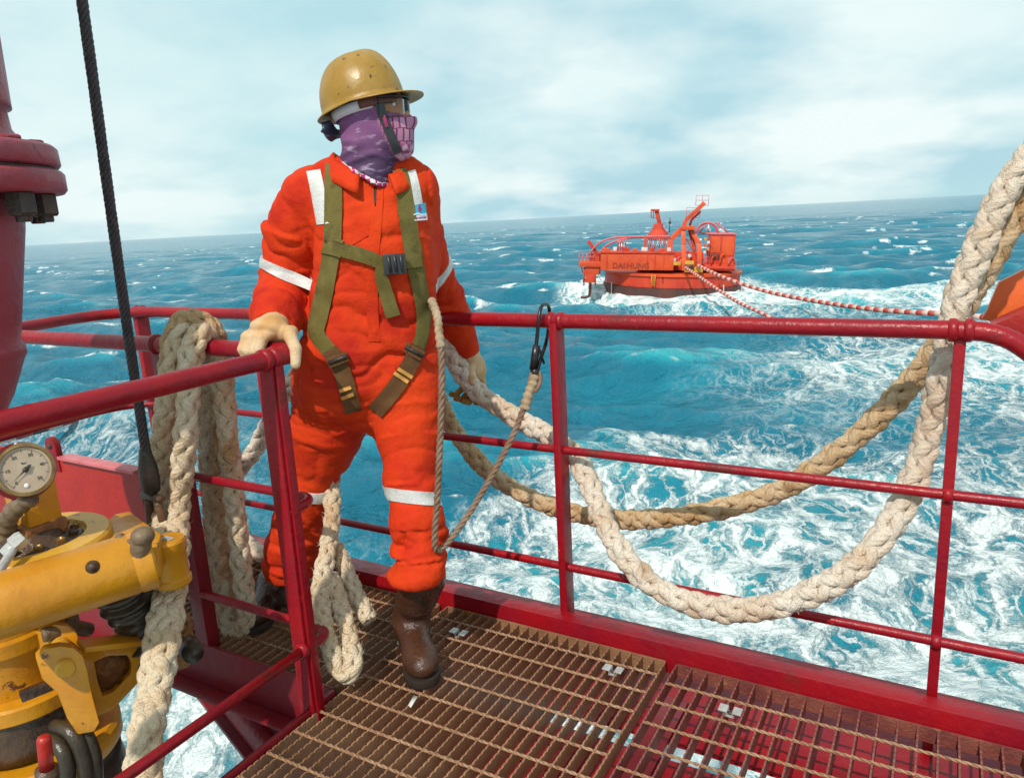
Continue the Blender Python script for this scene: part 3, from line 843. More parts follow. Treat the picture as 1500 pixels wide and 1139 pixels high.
# the bight let down beside his right leg and its short tail
rope('white rope bight dangling to the grating beside the near post', [
    (-0.700, 2.620, 0.669), (-0.653, 2.500, 0.553), (-0.631, 2.400, 0.460), (-0.634, 2.300, 0.371), (-0.641, 2.200, 0.291), (-0.620, 2.120, 0.193), (-0.590, 2.080, 0.110), (-0.558, 2.055, 0.066), (-0.530, 2.060, 0.084), (-0.542, 2.110, 0.147), (-0.575, 2.170, 0.232), (-0.622, 2.250, 0.288), (-0.675, 2.280, 0.232), (-0.719, 2.300, 0.214)], 0.0285, ROPE, 23, 1100)
rope('short frayed rope tail lying towards the man\'s boot', [
    (-0.621, 2.360, 0.358), (-0.596, 2.330, 0.316), (-0.560, 2.270, 0.260), (-0.522, 2.220, 0.207), (-0.496, 2.190, 0.173)], 0.0265, ROPE, 29, 500)

# laid lanyard with its black snap hook on the rail
def laid(t, P, r, m, lay=6.5, name='strand'):
    T, N, B = frames(P)
    s = np.r_[0, np.cumsum(np.linalg.norm(np.diff(P, axis=0), axis=1))]
    for k in range(3):
        a = s * 2 * math.pi / (lay * r) + k * 2 * math.pi / 3
        obj(name, tube(P + (N * np.cos(a)[:, None] + B * np.sin(a)[:, None]) * r * 0.5, r * 0.54, 7), m, t)
t = thing('safety_lanyard', 'thin brown safety lanyard from the man\'s hip up to a black hook', 'lanyard', (-0.259, 2.160, 0.410))
LP = [(-0.242, 2.360, 1.155), (-0.216, 2.280, 1.127), (-0.206, 2.220, 1.056), (-0.207, 2.180, 0.940), (-0.221, 2.150, 0.781), (-0.240, 2.140, 0.613), (-0.258, 2.140, 0.482), (-0.261, 2.150, 0.426), (-0.238, 2.170, 0.420), (-0.173, 2.230, 0.480), (-0.093, 2.290, 0.581), (-0.008, 2.350, 0.710), (0.042, 2.385, 0.813), (0.068, 2.400, 0.877)]
laid(t, spline(LP, 0.004), 0.0105, LAY)
SPLICE = mat('whitish_rope_splice', (0.55, 0.42, 0.28), 0.8, (0.30, 0.17, 0.08), 30, bump=0.8, bscale=300)
o = obj('splice', tube(smooth_path(spline([(-0.235, 2.340, 1.168), (-0.215, 2.270, 1.128), (-0.209, 2.230, 1.086), (-0.205, 2.210, 1.037)], 0.006), 3), 0.0125 + 0.002 * np.sin(np.arange(len(smooth_path(spline([(-0.235, 2.340, 1.168), (-0.215, 2.270, 1.128), (-0.209, 2.230, 1.086), (-0.205, 2.210, 1.037)], 0.006), 3))) * 1.7), 9), SPLICE, t)
hk = smooth_path(spline([(0.037, 2.380, 0.792), (0.047, 2.387, 0.824), (0.065, 2.395, 0.867), (0.078, 2.400, 0.904)], 0.005), 2)
obj('splice', tube(hk, 0.0165 + 0.0025 * np.sin(np.arange(len(hk)) * 1.5), 9), SPLICE, t)
obj('thimble_eye', tube(spline([(0.066, 2.390, 0.852), (0.062, 2.395, 0.885), (0.074, 2.400, 0.916), (0.092, 2.400, 0.903), (0.090, 2.395, 0.873), (0.073, 2.390, 0.847)], 0.005), 0.0085, 8), LAY, t)
HOOK = mat('black_hook_steel', (0.02, 0.018, 0.02), 0.3, (0.05, 0.045, 0.05), 30, metal=0.6)
h = obj('snap_hook', tube(spline([(0.076, 2.402, 0.908), (0.081, 2.402, 0.967), (0.091, 2.402, 1.034), (0.097, 2.402, 1.078), (0.106, 2.420, 1.115), (0.120, 2.455, 1.125), (0.135, 2.490, 1.114), (0.139, 2.505, 1.080), (0.131, 2.490, 1.030), (0.118, 2.450, 0.991), (0.099, 2.415, 0.952), (0.085, 2.405, 0.909)], 0.005), 0.0062, 10), HOOK, t)
obj('sleeve', rod((0.087, 2.402, 1.000), (0.072, 2.402, 0.920), 0.0125, 12), HOOK, h)
obj('swivel', lathe((0.078, 2.402, 0.904), nrm(np.array((0.078, 2.402, 0.945)) - np.array((0.082, 2.402, 0.885))), [(0.006, -0.012), (0.015, -0.008), (0.016, 0.012), (0.011, 0.02)], 14), HOOK, h)
obj('gate_latch', bar((0.093, 2.402, 0.993), (0.109, 2.412, 0.936), 0.008, 0.014, (0, 1, 0), 0.002), HOOK, h)

# ------------------------------------------------------------------ the man
EYE = np.array([0.0, 0.0, 1.40])          # ribbons are wrapped on from the man's front, the side he shows
ORANGE = mat('orange_coverall_cloth', (0.60, 0.046, 0.006), 0.78, (0.50, 0.023, 0.006), 5, spots=((0.55, 0.30, 0.16), 0.755, 46), bump=0.55, bscale=34, spec=0.15, scuff=((0.38, 0.014, 0.007), 0.56, 5))
SKIN = mat('tanned_skin', (0.66, 0.25, 0.09), 0.5, (0.36, 0.13, 0.06), 25, bump=0.15, bscale=300)
WEB = mat('olive_harness_webbing', (0.135, 0.105, 0.025), 0.75, (0.20, 0.165, 0.05), 14, bump=0.7, bscale=380, spec=0.2, scuff=((0.085, 0.055, 0.02), 0.60, 16))
WEB_BROWN = mat('brown_leg_webbing', (0.125, 0.052, 0.020), 0.75, (0.16, 0.08, 0.03), 18, bump=0.7, bscale=380, spec=0.2)
WEB_YELLOW = mat('yellow_webbing_stripe', (0.60, 0.30, 0.06), 0.7, (0.50, 0.22, 0.05), 30)
SILVER = mat('silver_reflective_tape', (0.62, 0.62, 0.60), 0.42, (0.50, 0.49, 0.47), 24, spots=((0.33, 0.28, 0.26), 0.66, 40), bump=0.4, bscale=120)
BLACK = mat('black_plastic', (0.018, 0.018, 0.022), 0.4, (0.04, 0.035, 0.035), 30)
NAVY = mat('navy_plastic', (0.018, 0.028, 0.055), 0.4, (0.03, 0.04, 0.07), 30)
BOOT = mat('oiled_brown_leather', (0.075, 0.027, 0.013), 0.28, (0.042, 0.016, 0.009), 14, spots=((0.30, 0.17, 0.11), 0.70, 50), bump=0.5, bscale=70, rvar=0.12)
SOLE = mat('dark_boot_sole', (0.016, 0.010, 0.007), 0.6, (0.028, 0.016, 0.010), 20)
GLOVE = mat('cream_work_glove', (0.68, 0.50, 0.32), 0.8, (0.58, 0.30, 0.10), 11, bump=0.6, bscale=260, spec=0.15, spots=((0.33, 0.18, 0.07), 0.70, 30))
GLOVE_PALM = mat('yellow_leather_glove_palm', (0.46, 0.23, 0.05), 0.7, (0.26, 0.12, 0.03), 16, bump=0.6, bscale=200, spec=0.2)
HAT = mat('worn_yellow_helmet', (0.28, 0.145, 0.008), 0.42, (0.37, 0.225, 0.055), 6, spots=((0.06, 0.03, 0.01), 0.62, 34), bump=0.15, bscale=50, rvar=0.1)

def ring(xl, xr, b):
    xl, xr = np.array(xl), np.array(xr)
    return ((xl + xr) / 2, np.linalg.norm((xr - xl)[:2]) / 2, b)
RINGS = [ring((-0.491, 2.400, 1.601), (-0.281, 2.400, 1.582), 0.085),
         ring((-0.555, 2.410, 1.552), (-0.252, 2.410, 1.537), 0.105),
         ring((-0.592, 2.410, 1.497), (-0.233, 2.410, 1.485), 0.128),
         ring((-0.599, 2.410, 1.414), (-0.218, 2.410, 1.395), 0.148),
         ring((-0.601, 2.410, 1.320), (-0.221, 2.410, 1.300), 0.155),
         ring((-0.622, 2.410, 1.213), (-0.223, 2.410, 1.192), 0.158),
         ring((-0.651, 2.410, 1.105), (-0.228, 2.410, 1.083), 0.160),
         ring((-0.683, 2.410, 1.018), (-0.231, 2.410, 0.994), 0.162),
         ring((-0.707, 2.410, 0.929), (-0.233, 2.410, 0.903), 0.160),
         ring((-0.705, 2.410, 0.871), (-0.244, 2.410, 0.846), 0.15),
         ring((-0.673, 2.410, 0.828), (-0.283, 2.410, 0.806), 0.13),
         ring((-0.594, 2.410, 0.767), (-0.368, 2.410, 0.755), 0.08)]
rz_ = np.array([r[0][2] for r in RINGS])[::-1]
rx_ = np.array([r[0][0] for r in RINGS])[::-1]
ry_ = np.array([r[0][1] for r in RINGS])[::-1]
ra_ = np.array([r[1] for r in RINGS])[::-1]
rb_ = np.array([r[2] for r in RINGS])[::-1]
YAW = R(14)
TX, TY = np.array([math.cos(YAW), math.sin(YAW)]), np.array([-math.sin(YAW), math.cos(YAW)])
def torso_d(P):
    z = P[..., 2]
    dx_, dy_ = P[..., 0] - np.interp(z, rz_, rx_), P[..., 1] - np.interp(z, rz_, ry_)
    X = dx_ * TX[0] + dy_ * TX[1]
    Y = dx_ * TY[0] + dy_ * TY[1]
    a, b = np.interp(z, rz_, ra_), np.interp(z, rz_, rb_)
    k = ((np.abs(X) / a) ** 2.35 + (np.abs(Y) / b) ** 2.35) ** (1 / 2.35)
    d = (k - 1) * np.minimum(a, b) * 0.9
    return np.maximum(d, np.maximum(z - rz_[-1], rz_[0] - z))
ARM_R = [((-0.592, 2.420, 1.501), 0.090), ((-0.655, 2.440, 1.407), 0.090), ((-0.707, 2.470, 1.257), 0.088), ((-0.712, 2.400, 1.195), 0.082), ((-0.706, 2.300, 1.151), 0.076), ((-0.696, 2.220, 1.120), 0.060)]
ARM_L = [((-0.273, 2.450, 1.486), 0.078), ((-0.275, 2.500, 1.375), 0.072), ((-0.254, 2.600, 1.240), 0.070), ((-0.227, 2.700, 1.139), 0.070), ((-0.190, 2.770, 1.024), 0.060), ((-0.153, 2.800, 0.916), 0.043)]
LEG_R = [((-0.577, 2.430, 0.906), 0.130), ((-0.626, 2.460, 0.748), 0.121), ((-0.713, 2.500, 0.551), 0.089), ((-0.784, 2.540, 0.377), 0.094), ((-0.839, 2.580, 0.229), 0.096), ((-0.873, 2.610, 0.097), 0.082)]
LEG_L = [((-0.345, 2.390, 0.897), 0.120), ((-0.342, 2.350, 0.763), 0.108), ((-0.334, 2.280, 0.594), 0.082), ((-0.325, 2.240, 0.466), 0.082), ((-0.324, 2.220, 0.369), 0.088), ((-0.327, 2.210, 0.292), 0.089)]
def limb_d(P, L, grow=0.0):
    d = None
    for (a, ra), (b, rb) in zip(L[:-1], L[1:]):
        q = cone_d(P, a, b, ra + grow, rb + grow)
        d = q if d is None else smin(d, q, 0.02)
    return d
HEM = {'R': 0.155, 'L': 0.312}
def coverall_d(P):
    d = torso_d(P)
    d = smin(d, cone_d(P, (-0.536, 2.410, 1.531), (-0.274, 2.420, 1.518), 0.075, 0.070), 0.05)
    lr, ll = limb_d(P, LEG_R), limb_d(P, LEG_L)
    lr = np.maximum(lr, HEM['R'] - P[..., 2]); ll = np.maximum(ll, HEM['L'] - P[..., 2])
    d = smin(d, smin(lr, ll, 0.012), 0.045)
    def cut(dd, L):
        a, b = np.array(L[-2][0]), np.array(L[-1][0])
        n = nrm(b - a)
        return np.maximum(dd, (P - b) @ n)
    d = smin(d, cut(limb_d(P, ARM_R), ARM_R), 0.020)
    d = smin(d, cut(limb_d(P, ARM_L), ARM_L), 0.020)
    return d
HZ = np.array((-0.366, 2.360, 1.724))            # head centre
HF = nrm(np.array([0.975, -0.22, 0.0]))     # where he looks
HS = np.array([-HF[1], HF[0], 0.0])        # his left
HAX = np.array([HF, HS, [0, 0, 1.0]])
def head_d(P, g=0.0):
    q = (P - HZ) @ HAX.T
    d = ell_d(q, (-0.012, 0, 0.035), np.eye(3), (0.100 + g, 0.078 + g, 0.110 + g))
    d = smin(d, ell_d(q, (0.045, 0, -0.045), np.eye(3), (0.062 + g, 0.056 + g, 0.078 + g)), 0.03)
    d = smin(d, cone_d(q, (0.082, 0, 0.005), (0.111, 0, -0.026), 0.012 + g, 0.015 + g), 0.018)      # nose
    d = smin(d, ell_d(q, (0.078, 0, -0.103), np.eye(3), (0.026 + g, 0.026 + g, 0.022 + g)), 0.03)   # chin
    d = smin(d, ell_d(q, (0.088, 0, -0.062), np.eye(3), (0.018 + g, 0.028 + g, 0.020 + g)), 0.015)  # lips
    d = smin(d, cone_d(q, (-0.028, 0, -0.04), (-0.040, 0.0, -0.22), 0.054 + g, 0.062 + g), 0.03)    # neck
    return d
def body_d(P):
    d = torso_d(P) + 0.03
    d = smin(d, head_d(P), 0.03)
    for L, h in ((ARM_R, 0), (ARM_L, 0), (LEG_R, 1), (LEG_L, 1)):
        l_ = limb_d(P, L, -0.032)
        d = smin(d, np.maximum(l_, 0.46 - P[..., 2]) if h else l_, 0.03)
    return d
FOOT_L, FOOT_R = np.array((-0.320, 2.160, 0.035)), np.array((-0.947, 2.640, 0.046))
PB = ((-0.486, 2.350, 0.102)[0], 2.35, 0.0)
man = thing('person', 'man in orange coveralls, yellow helmet and purple skull face mask gripping the rails', 'person', PB)
V, F = nets(body_d, (-0.98, 2.0, 0.10), (0.16, 3.0, 1.95), 0.0115)
V = relax(V, F, 1)
obj('body', (V, F), SKIN, man)

# coveralls: one surface, then cloth folds pushed into it
V, F = nets(coverall_d, (-1.02, 2.02, 0.12), (0.14, 2.95, 1.64), 0.0058)
V = relax(V, F, 2, 0.5)
Nn = vnormals(V, F)
def fold_field(V):
    best = np.full(len(V), 9.0)
    ax = np.tile(np.array([0, 0, 1.0]), (len(V), 1))
    amp = np.full(len(V), 0.0078)
    tor = torso_d(V)
    best = np.minimum(best, tor)
    for L, a in ((ARM_R, 0.0135), (ARM_L, 0.011), (LEG_R, 0.0135), (LEG_L, 0.0135)):
        n = len(L) - 1
        for i, ((p, ra), (q, rb)) in enumerate(zip(L[:-1], L[1:])):
            d = cone_d(V, p, q, ra, rb)
            m = d < best
            best = np.where(m, d, best)
            ax[m] = nrm(np.array(q) - np.array(p))
            w = a * (0.55 if i == 0 else 1.0 if L in (ARM_R, ARM_L) else (0.5, 0.75, 1.0, 1.25, 1.35)[i])
            amp[m] = w
    z = V[:, 2]
    waist = np.exp(-((z - 1.02) / 0.10) ** 2)
    amp = amp + (tor < 0.01) * waist * 0.006
    return ax, amp
ax, amp = fold_field(V)
sl = (V * ax).sum(1)
q = V * 4.4 + ax * (sl * 7.0)[:, None]
q = q + 0.8 * (np.stack([vnoise(V * 6 + 3), vnoise(V * 6 + 17), vnoise(V * 6 + 31)], 1) - 0.5)
rid = 1 - np.abs(2 * vnoise(q) - 1)
rid2 = 1 - np.abs(2 * vnoise(q * 1.9 + 5) - 1)
low_ = vnoise(V * 7.0) - 0.5
cre = (1 - np.abs(2 * vnoise(q * 0.75 + 11 + 0.6 * (vnoise(V * 13)[:, None] - 0.5)) - 1)) ** 7
cre2 = (1 - np.abs(2 * vnoise(q * 1.35 + 23) - 1)) ** 6
disp = amp * (0.85 * (rid ** 1.6 - 0.42) + 0.40 * (rid2 ** 1.5 - 0.4) + 0.8 * low_ - 1.15 * cre - 0.65 * cre2 + 0.25)
for o_, r_ in ((V, 0),):
    c1 = np.exp(-((V[:, 2] - HEM['L'] - 0.03) / 0.05) ** 2) * (V[:, 0] > -0.52)
    disp += c1 * 0.012 * (vnoise(V * 24) - 0.4)
V = V + Nn * disp[:, None]
V = relax(V, F, 1, 0.35)
cov = obj('coveralls', (V, F), ORANGE, man)
BV = BVHTree.FromPolygons([tuple(p) for p in V], [tuple(f) for f in np.asarray(F)])
def cast(p, far=True):
    d = nrm(np.asarray(p) - EYE)
    h = BV.ray_cast(Vector(EYE), Vector(d))
    return (np.array(h[0]), np.array(h[1])) if h[0] is not None else (np.asarray(p, float), -d)
def ribbon(pts, w, off=0.004, th=0.004, step=0.012, across=9, smooth=4, edge=None):
    """A band laid on the coveralls along the points, following the surface."""
    C = spline(pts, step)
    n = len(C)
    w = np.interp(np.linspace(0, 1, n), np.linspace(0, 1, len(w)), w) if isinstance(w, (list, tuple)) else np.full(n, w)
    T = np.gradient(C, axis=0)
    rows, nor = [], []
    for i in range(n):
        vd = nrm(C[i] - EYE)
        s = nrm(np.cross(T[i], vd))
        rr, nn = [], []
        for k in np.linspace(-0.5, 0.5, across):
            h, hn = cast(C[i] + s * w[i] * k)
            if np.linalg.norm(h - C[i]) > 0.35:
                h = C[i] + s * w[i] * k
            rr.append(h); nn.append(-vd)
        rows.append(rr); nor.append(nn)
    P = np.array(rows); Nn_ = np.array(nor)
    dep = np.linalg.norm(P - EYE, axis=2)
    for _ in range(smooth):
        dd = dep.copy()
        dd[1:-1] = np.minimum(dep[1:-1], 0.25 * dep[:-2] + 0.5 * dep[1:-1] + 0.25 * dep[2:]) * 0.5 + 0.5 * (0.25 * dep[:-2] + 0.5 * dep[1:-1] + 0.25 * dep[2:])
        dd[:, 1:-1] = 0.25 * dd[:, :-2] + 0.5 * dd[:, 1:-1] + 0.25 * dd[:, 2:]
        dep = dd
    dirs = (P - EYE) / np.linalg.norm(P - EYE, axis=2)[..., None]
    top = EYE + dirs * (dep - off - th)[..., None]
    bot = EYE + dirs * (dep + 0.006)[..., None]
    m = across
    V = np.vstack([top.reshape(-1, 3), bot.reshape(-1, 3)])
    K = n * m
    F = []
    for i in range(n - 1):
        for j in range(m - 1):
            a = i * m + j
            F.append((a, a + 1, a + m + 1, a + m))
            F.append((K + a, K + a + m, K + a + m + 1, K + a + 1))
        F.append((i * m, (i + 1) * m, K + (i + 1) * m, K + i * m))
        F.append((i * m + m - 1, K + i * m + m - 1, K + (i + 1) * m + m - 1, (i + 1) * m + m - 1))
    for j in range(m - 1):
        F.append((j, K + j, K + j + 1, j + 1))
        e = (n - 1) * m + j
        F.append((e, e + 1, K + e + 1, K + e))
    return V, F
# trim of the coveralls
for pts, w in (([(-0.568, 2.380, 1.577), (-0.558, 2.360, 1.530), (-0.549, 2.340, 1.473), (-0.542, 2.330, 1.416)], 0.042),
               ([(-0.276, 2.380, 1.560), (-0.265, 2.360, 1.515), (-0.257, 2.340, 1.458)], 0.036)):
    obj('shoulder_tape', ribbon(pts, w, 0.005, 0.002), SILVER, man, True, 50)
def cuff_band(L, i, f, w, name='reflective_band', tilt=(0, 0, 0), grow=0.004, reach=0.17):
    a, b = np.array(L[i][0]), np.array(L[i + 1][0])
    c = a + (b - a) * f
    n = nrm(nrm(b - a) + np.array(tilt))
    x = nrm(np.cross(n, [0, 1.0, 0.2])); y = np.cross(n, x)
    rows = []
    K = 40
    for s in (-0.5, -0.17, 0.17, 0.5):
        rr = []
        for k in range(K):
            t_ = 2 * math.pi * k / K
            d = x * math.cos(t_) + y * math.sin(t_)
            o_ = c + n * w * s
            h = BV.ray_cast(Vector(o_ + d * reach), Vector(-d))
            rad = (reach - h[3]) if h[0] is not None and h[3] < reach - 0.005 else 0.06
            rr.append(min(rad, reach - 0.03))
        rr = np.array(rr)
        for _ in range(2):
            rr = np.maximum(rr, 0.25 * np.roll(rr, 1) + 0.5 * rr + 0.25 * np.roll(rr, -1))
        rows.append((o_, rr))
    V = [o_ + (x * math.cos(2 * math.pi * k / K) + y * math.sin(2 * math.pi * k / K)) * (rr[k] + grow) for o_, rr in rows for k in range(K)]
    m = len(rows)
    V += [o_ + (x * math.cos(2 * math.pi * k / K) + y * math.sin(2 * math.pi * k / K)) * (rr[k] - 0.004) for o_, rr in (rows[0], rows[-1]) for k in range(K)]
    F = grid_faces(m, K)
    for k in range(K):
        k2 = (k + 1) % K
        F.append((k2, k, m * K + k, m * K + k2))
        F.append(((m - 1) * K + k, (m - 1) * K + k2, (m + 1) * K + k2, (m + 1) * K + k))
    return obj(name, (np.array(V), F), SILVER, man, True, 50)
cuff_band(ARM_R, 1, 0.90, 0.032, tilt=(-0.12, -0.25, 0.0), grow=0.008, reach=0.24)
cuff_band(ARM_L, 2, 0.02, 0.034, tilt=(0.3, -0.15, 0))
cuff_band(LEG_R, 2, 0.08, 0.040, tilt=(0.10, 0, 0))
cuff_band(LEG_L, 2, 0.28, 0.040, tilt=(-0.22, 0, 0.0))
CLOTH_SEAM = ORANGE
def collar():
    K, V = 48, []
    c0 = np.array((-0.393, 2.390, 1.551)); 
    for h, rx, ry, dz in ((0.0, 0.122, 0.102, -0.040), (0.5, 0.112, 0.095, 0.010), (0.8, 0.107, 0.092, 0.032), (1.0, 0.110, 0.095, 0.040), (1.25, 0.120, 0.105, 0.030), (1.6, 0.134, 0.119, 0.002), (1.85, 0.142, 0.127, -0.018)):
        for k in range(K):
            a = R(-68) + (2 * math.pi - R(44)) * k / (K - 1) if True else 0
            d = TX * math.cos(a) + TY * math.sin(a)
            front = max(0.0, -math.sin(a))
            side = math.cos(a)
            z = c0[2] + dz + 0.020 - 0.060 * front - 0.010 * side
            V.append((c0[0] + TX[0] * math.cos(a) * rx + TY[0] * math.sin(a) * ry, c0[1] + TX[1] * math.cos(a) * rx + TY[1] * math.sin(a) * ry, z + 0.004 * math.sin(7 * a)))
    V = np.array(V)
    F = grid_faces(7, K, False)
    return V, F
co = obj('collar', collar(), ORANGE, man)
md = co.modifiers.new('thick', 'SOLIDIFY'); md.thickness = 0.004; md.offset = 0
DARKZIP = mat('dark_brass_zip', (0.05, 0.03, 0.02), 0.4, metal=0.5)
obj('zip', ribbon([(-0.373, 2.300, 1.514), (-0.372, 2.280, 1.490), (-0.370, 2.260, 1.458)], [0.010, 0.009, 0.003], 0.002, 0.002), DARKZIP, man)
obj('front_placket', ribbon([(-0.365, 2.300, 1.510), (-0.371, 2.260, 1.423), (-0.390, 2.250, 1.306), (-0.403, 2.250, 1.186), (-0.408, 2.250, 1.062)], 0.034, 0.000, 0.0035, 0.02), ORANGE, man, True, 50)
pk = obj('chest_pocket', ribbon([(-0.224, 2.280, 1.380), (-0.230, 2.270, 1.287), (-0.246, 2.270, 1.216)], [0.070, 0.082, 0.060], -0.001, 0.004), ORANGE, man, True, 50)
obj('pocket_flap', ribbon([(-0.224, 2.280, 1.404), (-0.224, 2.280, 1.376), (-0.225, 2.280, 1.360)], [0.072, 0.078, 0.066], 0.003, 0.004, 0.008), ORANGE, pk, True, 50)
obj('pocket_flap', ribbon([(-0.440, 2.280, 1.391), (-0.426, 2.280, 1.363)], [0.07, 0.07], 0.000, 0.003, 0.008), ORANGE, man, True, 50)
CYAN = mat('patch_blue', (0.03, 0.42, 0.60), 0.6)
PWHITE = mat('patch_white', (0.75, 0.76, 0.80), 0.6)
MAG = mat('patch_magenta', (0.42, 0.02, 0.16), 0.6)
pa = obj('company_patch', ribbon([(-0.244, 2.280, 1.460), (-0.243, 2.280, 1.426)], 0.038, 0.004, 0.002, 0.006, 5, 1), CYAN, man, True, 50)
obj('patch_band', ribbon([(-0.242, 2.280, 1.428), (-0.242, 2.280, 1.411)], 0.038, 0.004, 0.0025, 0.006, 5, 1), PWHITE, pa, True, 50)
obj('patch_flame', ribbon([(-0.243, 2.280, 1.457), (-0.243, 2.280, 1.450), (-0.243, 2.280, 1.442), (-0.243, 2.280, 1.434)], [0.001, 0.008, 0.0115, 0.002], 0.006, 0.002, 0.003, 3, 0), MAG, pa, True, 50)
obj('patch_wave', ribbon([(-0.263, 2.280, 1.428), (-0.250, 2.280, 1.431), (-0.238, 2.280, 1.427), (-0.224, 2.280, 1.429)], 0.003, 0.007, 0.002, 0.004, 3, 0), PWHITE, pa, True, 50)
for i in range(8):
    x0 = 608.5 + i * 2.05
    p0 = EYE + (np.array((-0.257, 2.280, 1.419)) - EYE) + (np.array((-0.227, 2.280, 1.419)) - np.array((-0.257, 2.280, 1.419))) * i / 7
    obj('patch_letter', ribbon([p0 - [0, 0, 0.0022], p0 + [0, 0, 0.0022]], 0.0024 if i % 3 else 0.0034, 0.0062, 0.002, 0.002, 3, 0), MAG, pa, True, 50)

# harness
ha = obj('harness', ribbon([(-0.506, 2.390, 1.593), (-0.506, 2.360, 1.547), (-0.503, 2.310, 1.470), (-0.509, 2.290, 1.391), (-0.520, 2.280, 1.321), (-0.546, 2.280, 1.231), (-0.573, 2.280, 1.150), (-0.588, 2.280, 1.097), (-0.563, 2.270, 1.055), (-0.537, 2.270, 1.020)], [0.050, 0.052, 0.052, 0.052, 0.052, 0.050, 0.054, 0.054, 0.048, 0.046], 0.004, 0.004), WEB, man, True, 50)
obj('harness_strap', ribbon([(-0.308, 2.390, 1.567), (-0.297, 2.360, 1.524), (-0.286, 2.310, 1.439), (-0.276, 2.280, 1.359), (-0.267, 2.270, 1.278), (-0.258, 2.270, 1.197), (-0.255, 2.270, 1.124), (-0.271, 2.270, 1.052), (-0.300, 2.270, 1.003)], [0.044, 0.048, 0.052, 0.052, 0.052, 0.047, 0.044, 0.042, 0.040], 0.004, 0.004), WEB, ha, True, 50)
obj('chest_strap', ribbon([(-0.530, 2.280, 1.348), (-0.484, 2.270, 1.338), (-0.421, 2.250, 1.320), (-0.363, 2.250, 1.295), (-0.331, 2.250, 1.287)], [0.042, 0.042, 0.042, 0.040, 0.034], 0.011, 0.004), WEB, ha, True, 50)
obj('chest_strap', ribbon([(-0.333, 2.250, 1.289), (-0.292, 2.250, 1.297), (-0.247, 2.270, 1.300)], [0.038, 0.046, 0.046], 0.011, 0.004), WEB, ha, True, 50)
obj('strap_tail', ribbon([(-0.351, 2.250, 1.292), (-0.368, 2.240, 1.270), (-0.360, 2.240, 1.215), (-0.343, 2.240, 1.135)], [0.030, 0.040, 0.042, 0.044], 0.016, 0.004), WEB, ha, True, 50)
for pts in ([(-0.547, 2.280, 1.337), (-0.509, 2.280, 1.327), (-0.490, 2.280, 1.318)], [(-0.535, 2.280, 1.370), (-0.505, 2.280, 1.369), (-0.478, 2.280, 1.359)]):
    obj('stitched_keeper', ribbon(pts, 0.010, 0.0145, 0.003), WEB, ha, True, 50)
bc = np.array((-0.312, 2.150, 1.294)); bh, _ = cast(bc)
bd = nrm(bh - EYE)
bcx = bh - bd * 0.026
bx_ = nrm(np.cross(bd, [0, 0, 1])); bz_ = np.cross(bx_, bd)
bu = obj('chest_buckle', box(bcx, bx_, bz_, bd, 0.033, 0.030, 0.008, 0.004), BLACK, ha, True, 40)
for s_ in (-0.018, 0.0, 0.018):
    obj('buckle_bar', rod(bcx - bd * 0.012 + bx_ * s_ - bz_ * 0.024 + bx_ * 0.004, bcx - bd * 0.012 + bx_ * s_ + bz_ * 0.026, 0.0042, 8), BLACK, ha)
for pts, by in (([(-0.554, 2.280, 1.040), (-0.527, 2.270, 0.998), (-0.512, 2.270, 0.937), (-0.496, 2.270, 0.840)], 0), ([(-0.278, 2.280, 1.034), (-0.309, 2.260, 0.982), (-0.356, 2.260, 0.918), (-0.431, 2.270, 0.837)], 1)):
    lg = obj('leg_strap', ribbon(pts, 0.052, 0.005, 0.005), WEB_BROWN, ha, True, 50)
for pts in ([(-0.529, 2.250, 0.914), (-0.492, 2.250, 0.925)], [(-0.525, 2.250, 0.890), (-0.486, 2.250, 0.903)], [(-0.357, 2.250, 0.963), (-0.316, 2.250, 0.931)], [(-0.344, 2.250, 0.975), (-0.302, 2.250, 0.945)]):
    obj('webbing_stripe', ribbon(pts, 0.011, 0.011, 0.003, 0.006), WEB_YELLOW, ha, True, 50)
for a_, b_ in (((-0.549, 2.250, 1.005), (-0.499, 2.250, 1.021)), ((-0.319, 2.250, 1.043), (-0.264, 2.250, 1.008))):
    c_ = (np.array(a_) + np.array(b_)) / 2
    h_, _ = cast(c_)
    tdir = nrm(np.array(b_) - np.array(a_)); dd_ = nrm(h_ - EYE); up_ = np.cross(tdir, dd_)
    obj('leg_buckle', box(h_ - dd_ * 0.014, tdir, up_, dd_, 0.033, 0.017, 0.005, 0.004), WEB_BROWN, ha, True, 40)
    obj('leg_buckle_bar', rod(h_ - dd_ * 0.021 - tdir * 0.03, h_ - dd_ * 0.021 + tdir * 0.03, 0.006, 10), STEEL_DARK, ha)

# ---- head: face mask, helmet, glasses
def mask_d(P):
    d = head_d(P, 0.0055)
    q = (P - HZ) @ HAX.T
    d = smin(d, cone_d(q, (-0.024, 0, -0.03), (-0.036, -0.006, -0.20), 0.066, 0.074), 0.025)
    d = np.maximum(d, q[..., 2] - 0.10)
    return d
V, F = nets(mask_d, HZ - [0.2, 0.2, 0.25], HZ + [0.2, 0.2, 0.12], 0.0048)
V = relax(V, F, 2)
Nn = vnormals(V, F)
q = (V - HZ) @ HAX.T
w = np.clip((-0.02 - q[:, 2]) / 0.06, 0, 1) * (q[:, 0] < 0.06)
fol = 1 - np.abs(2 * vnoise(np.stack([q[:, 0] * 9 + q[:, 2] * 14, q[:, 1] * 9, q[:, 2] * 30 - q[:, 0] * 12], 1)) - 1)
V = V + Nn * (w * 0.012 * (fol ** 1.5 - 0.4))[:, None]
q = (V - HZ) @ HAX.T
Fa = np.asarray(F)
qc = q[Fa].mean(1)
hem = -0.178 - 0.055 * np.clip((qc[:, 0] + 0.03) / 0.09, -0.9, 0.6)
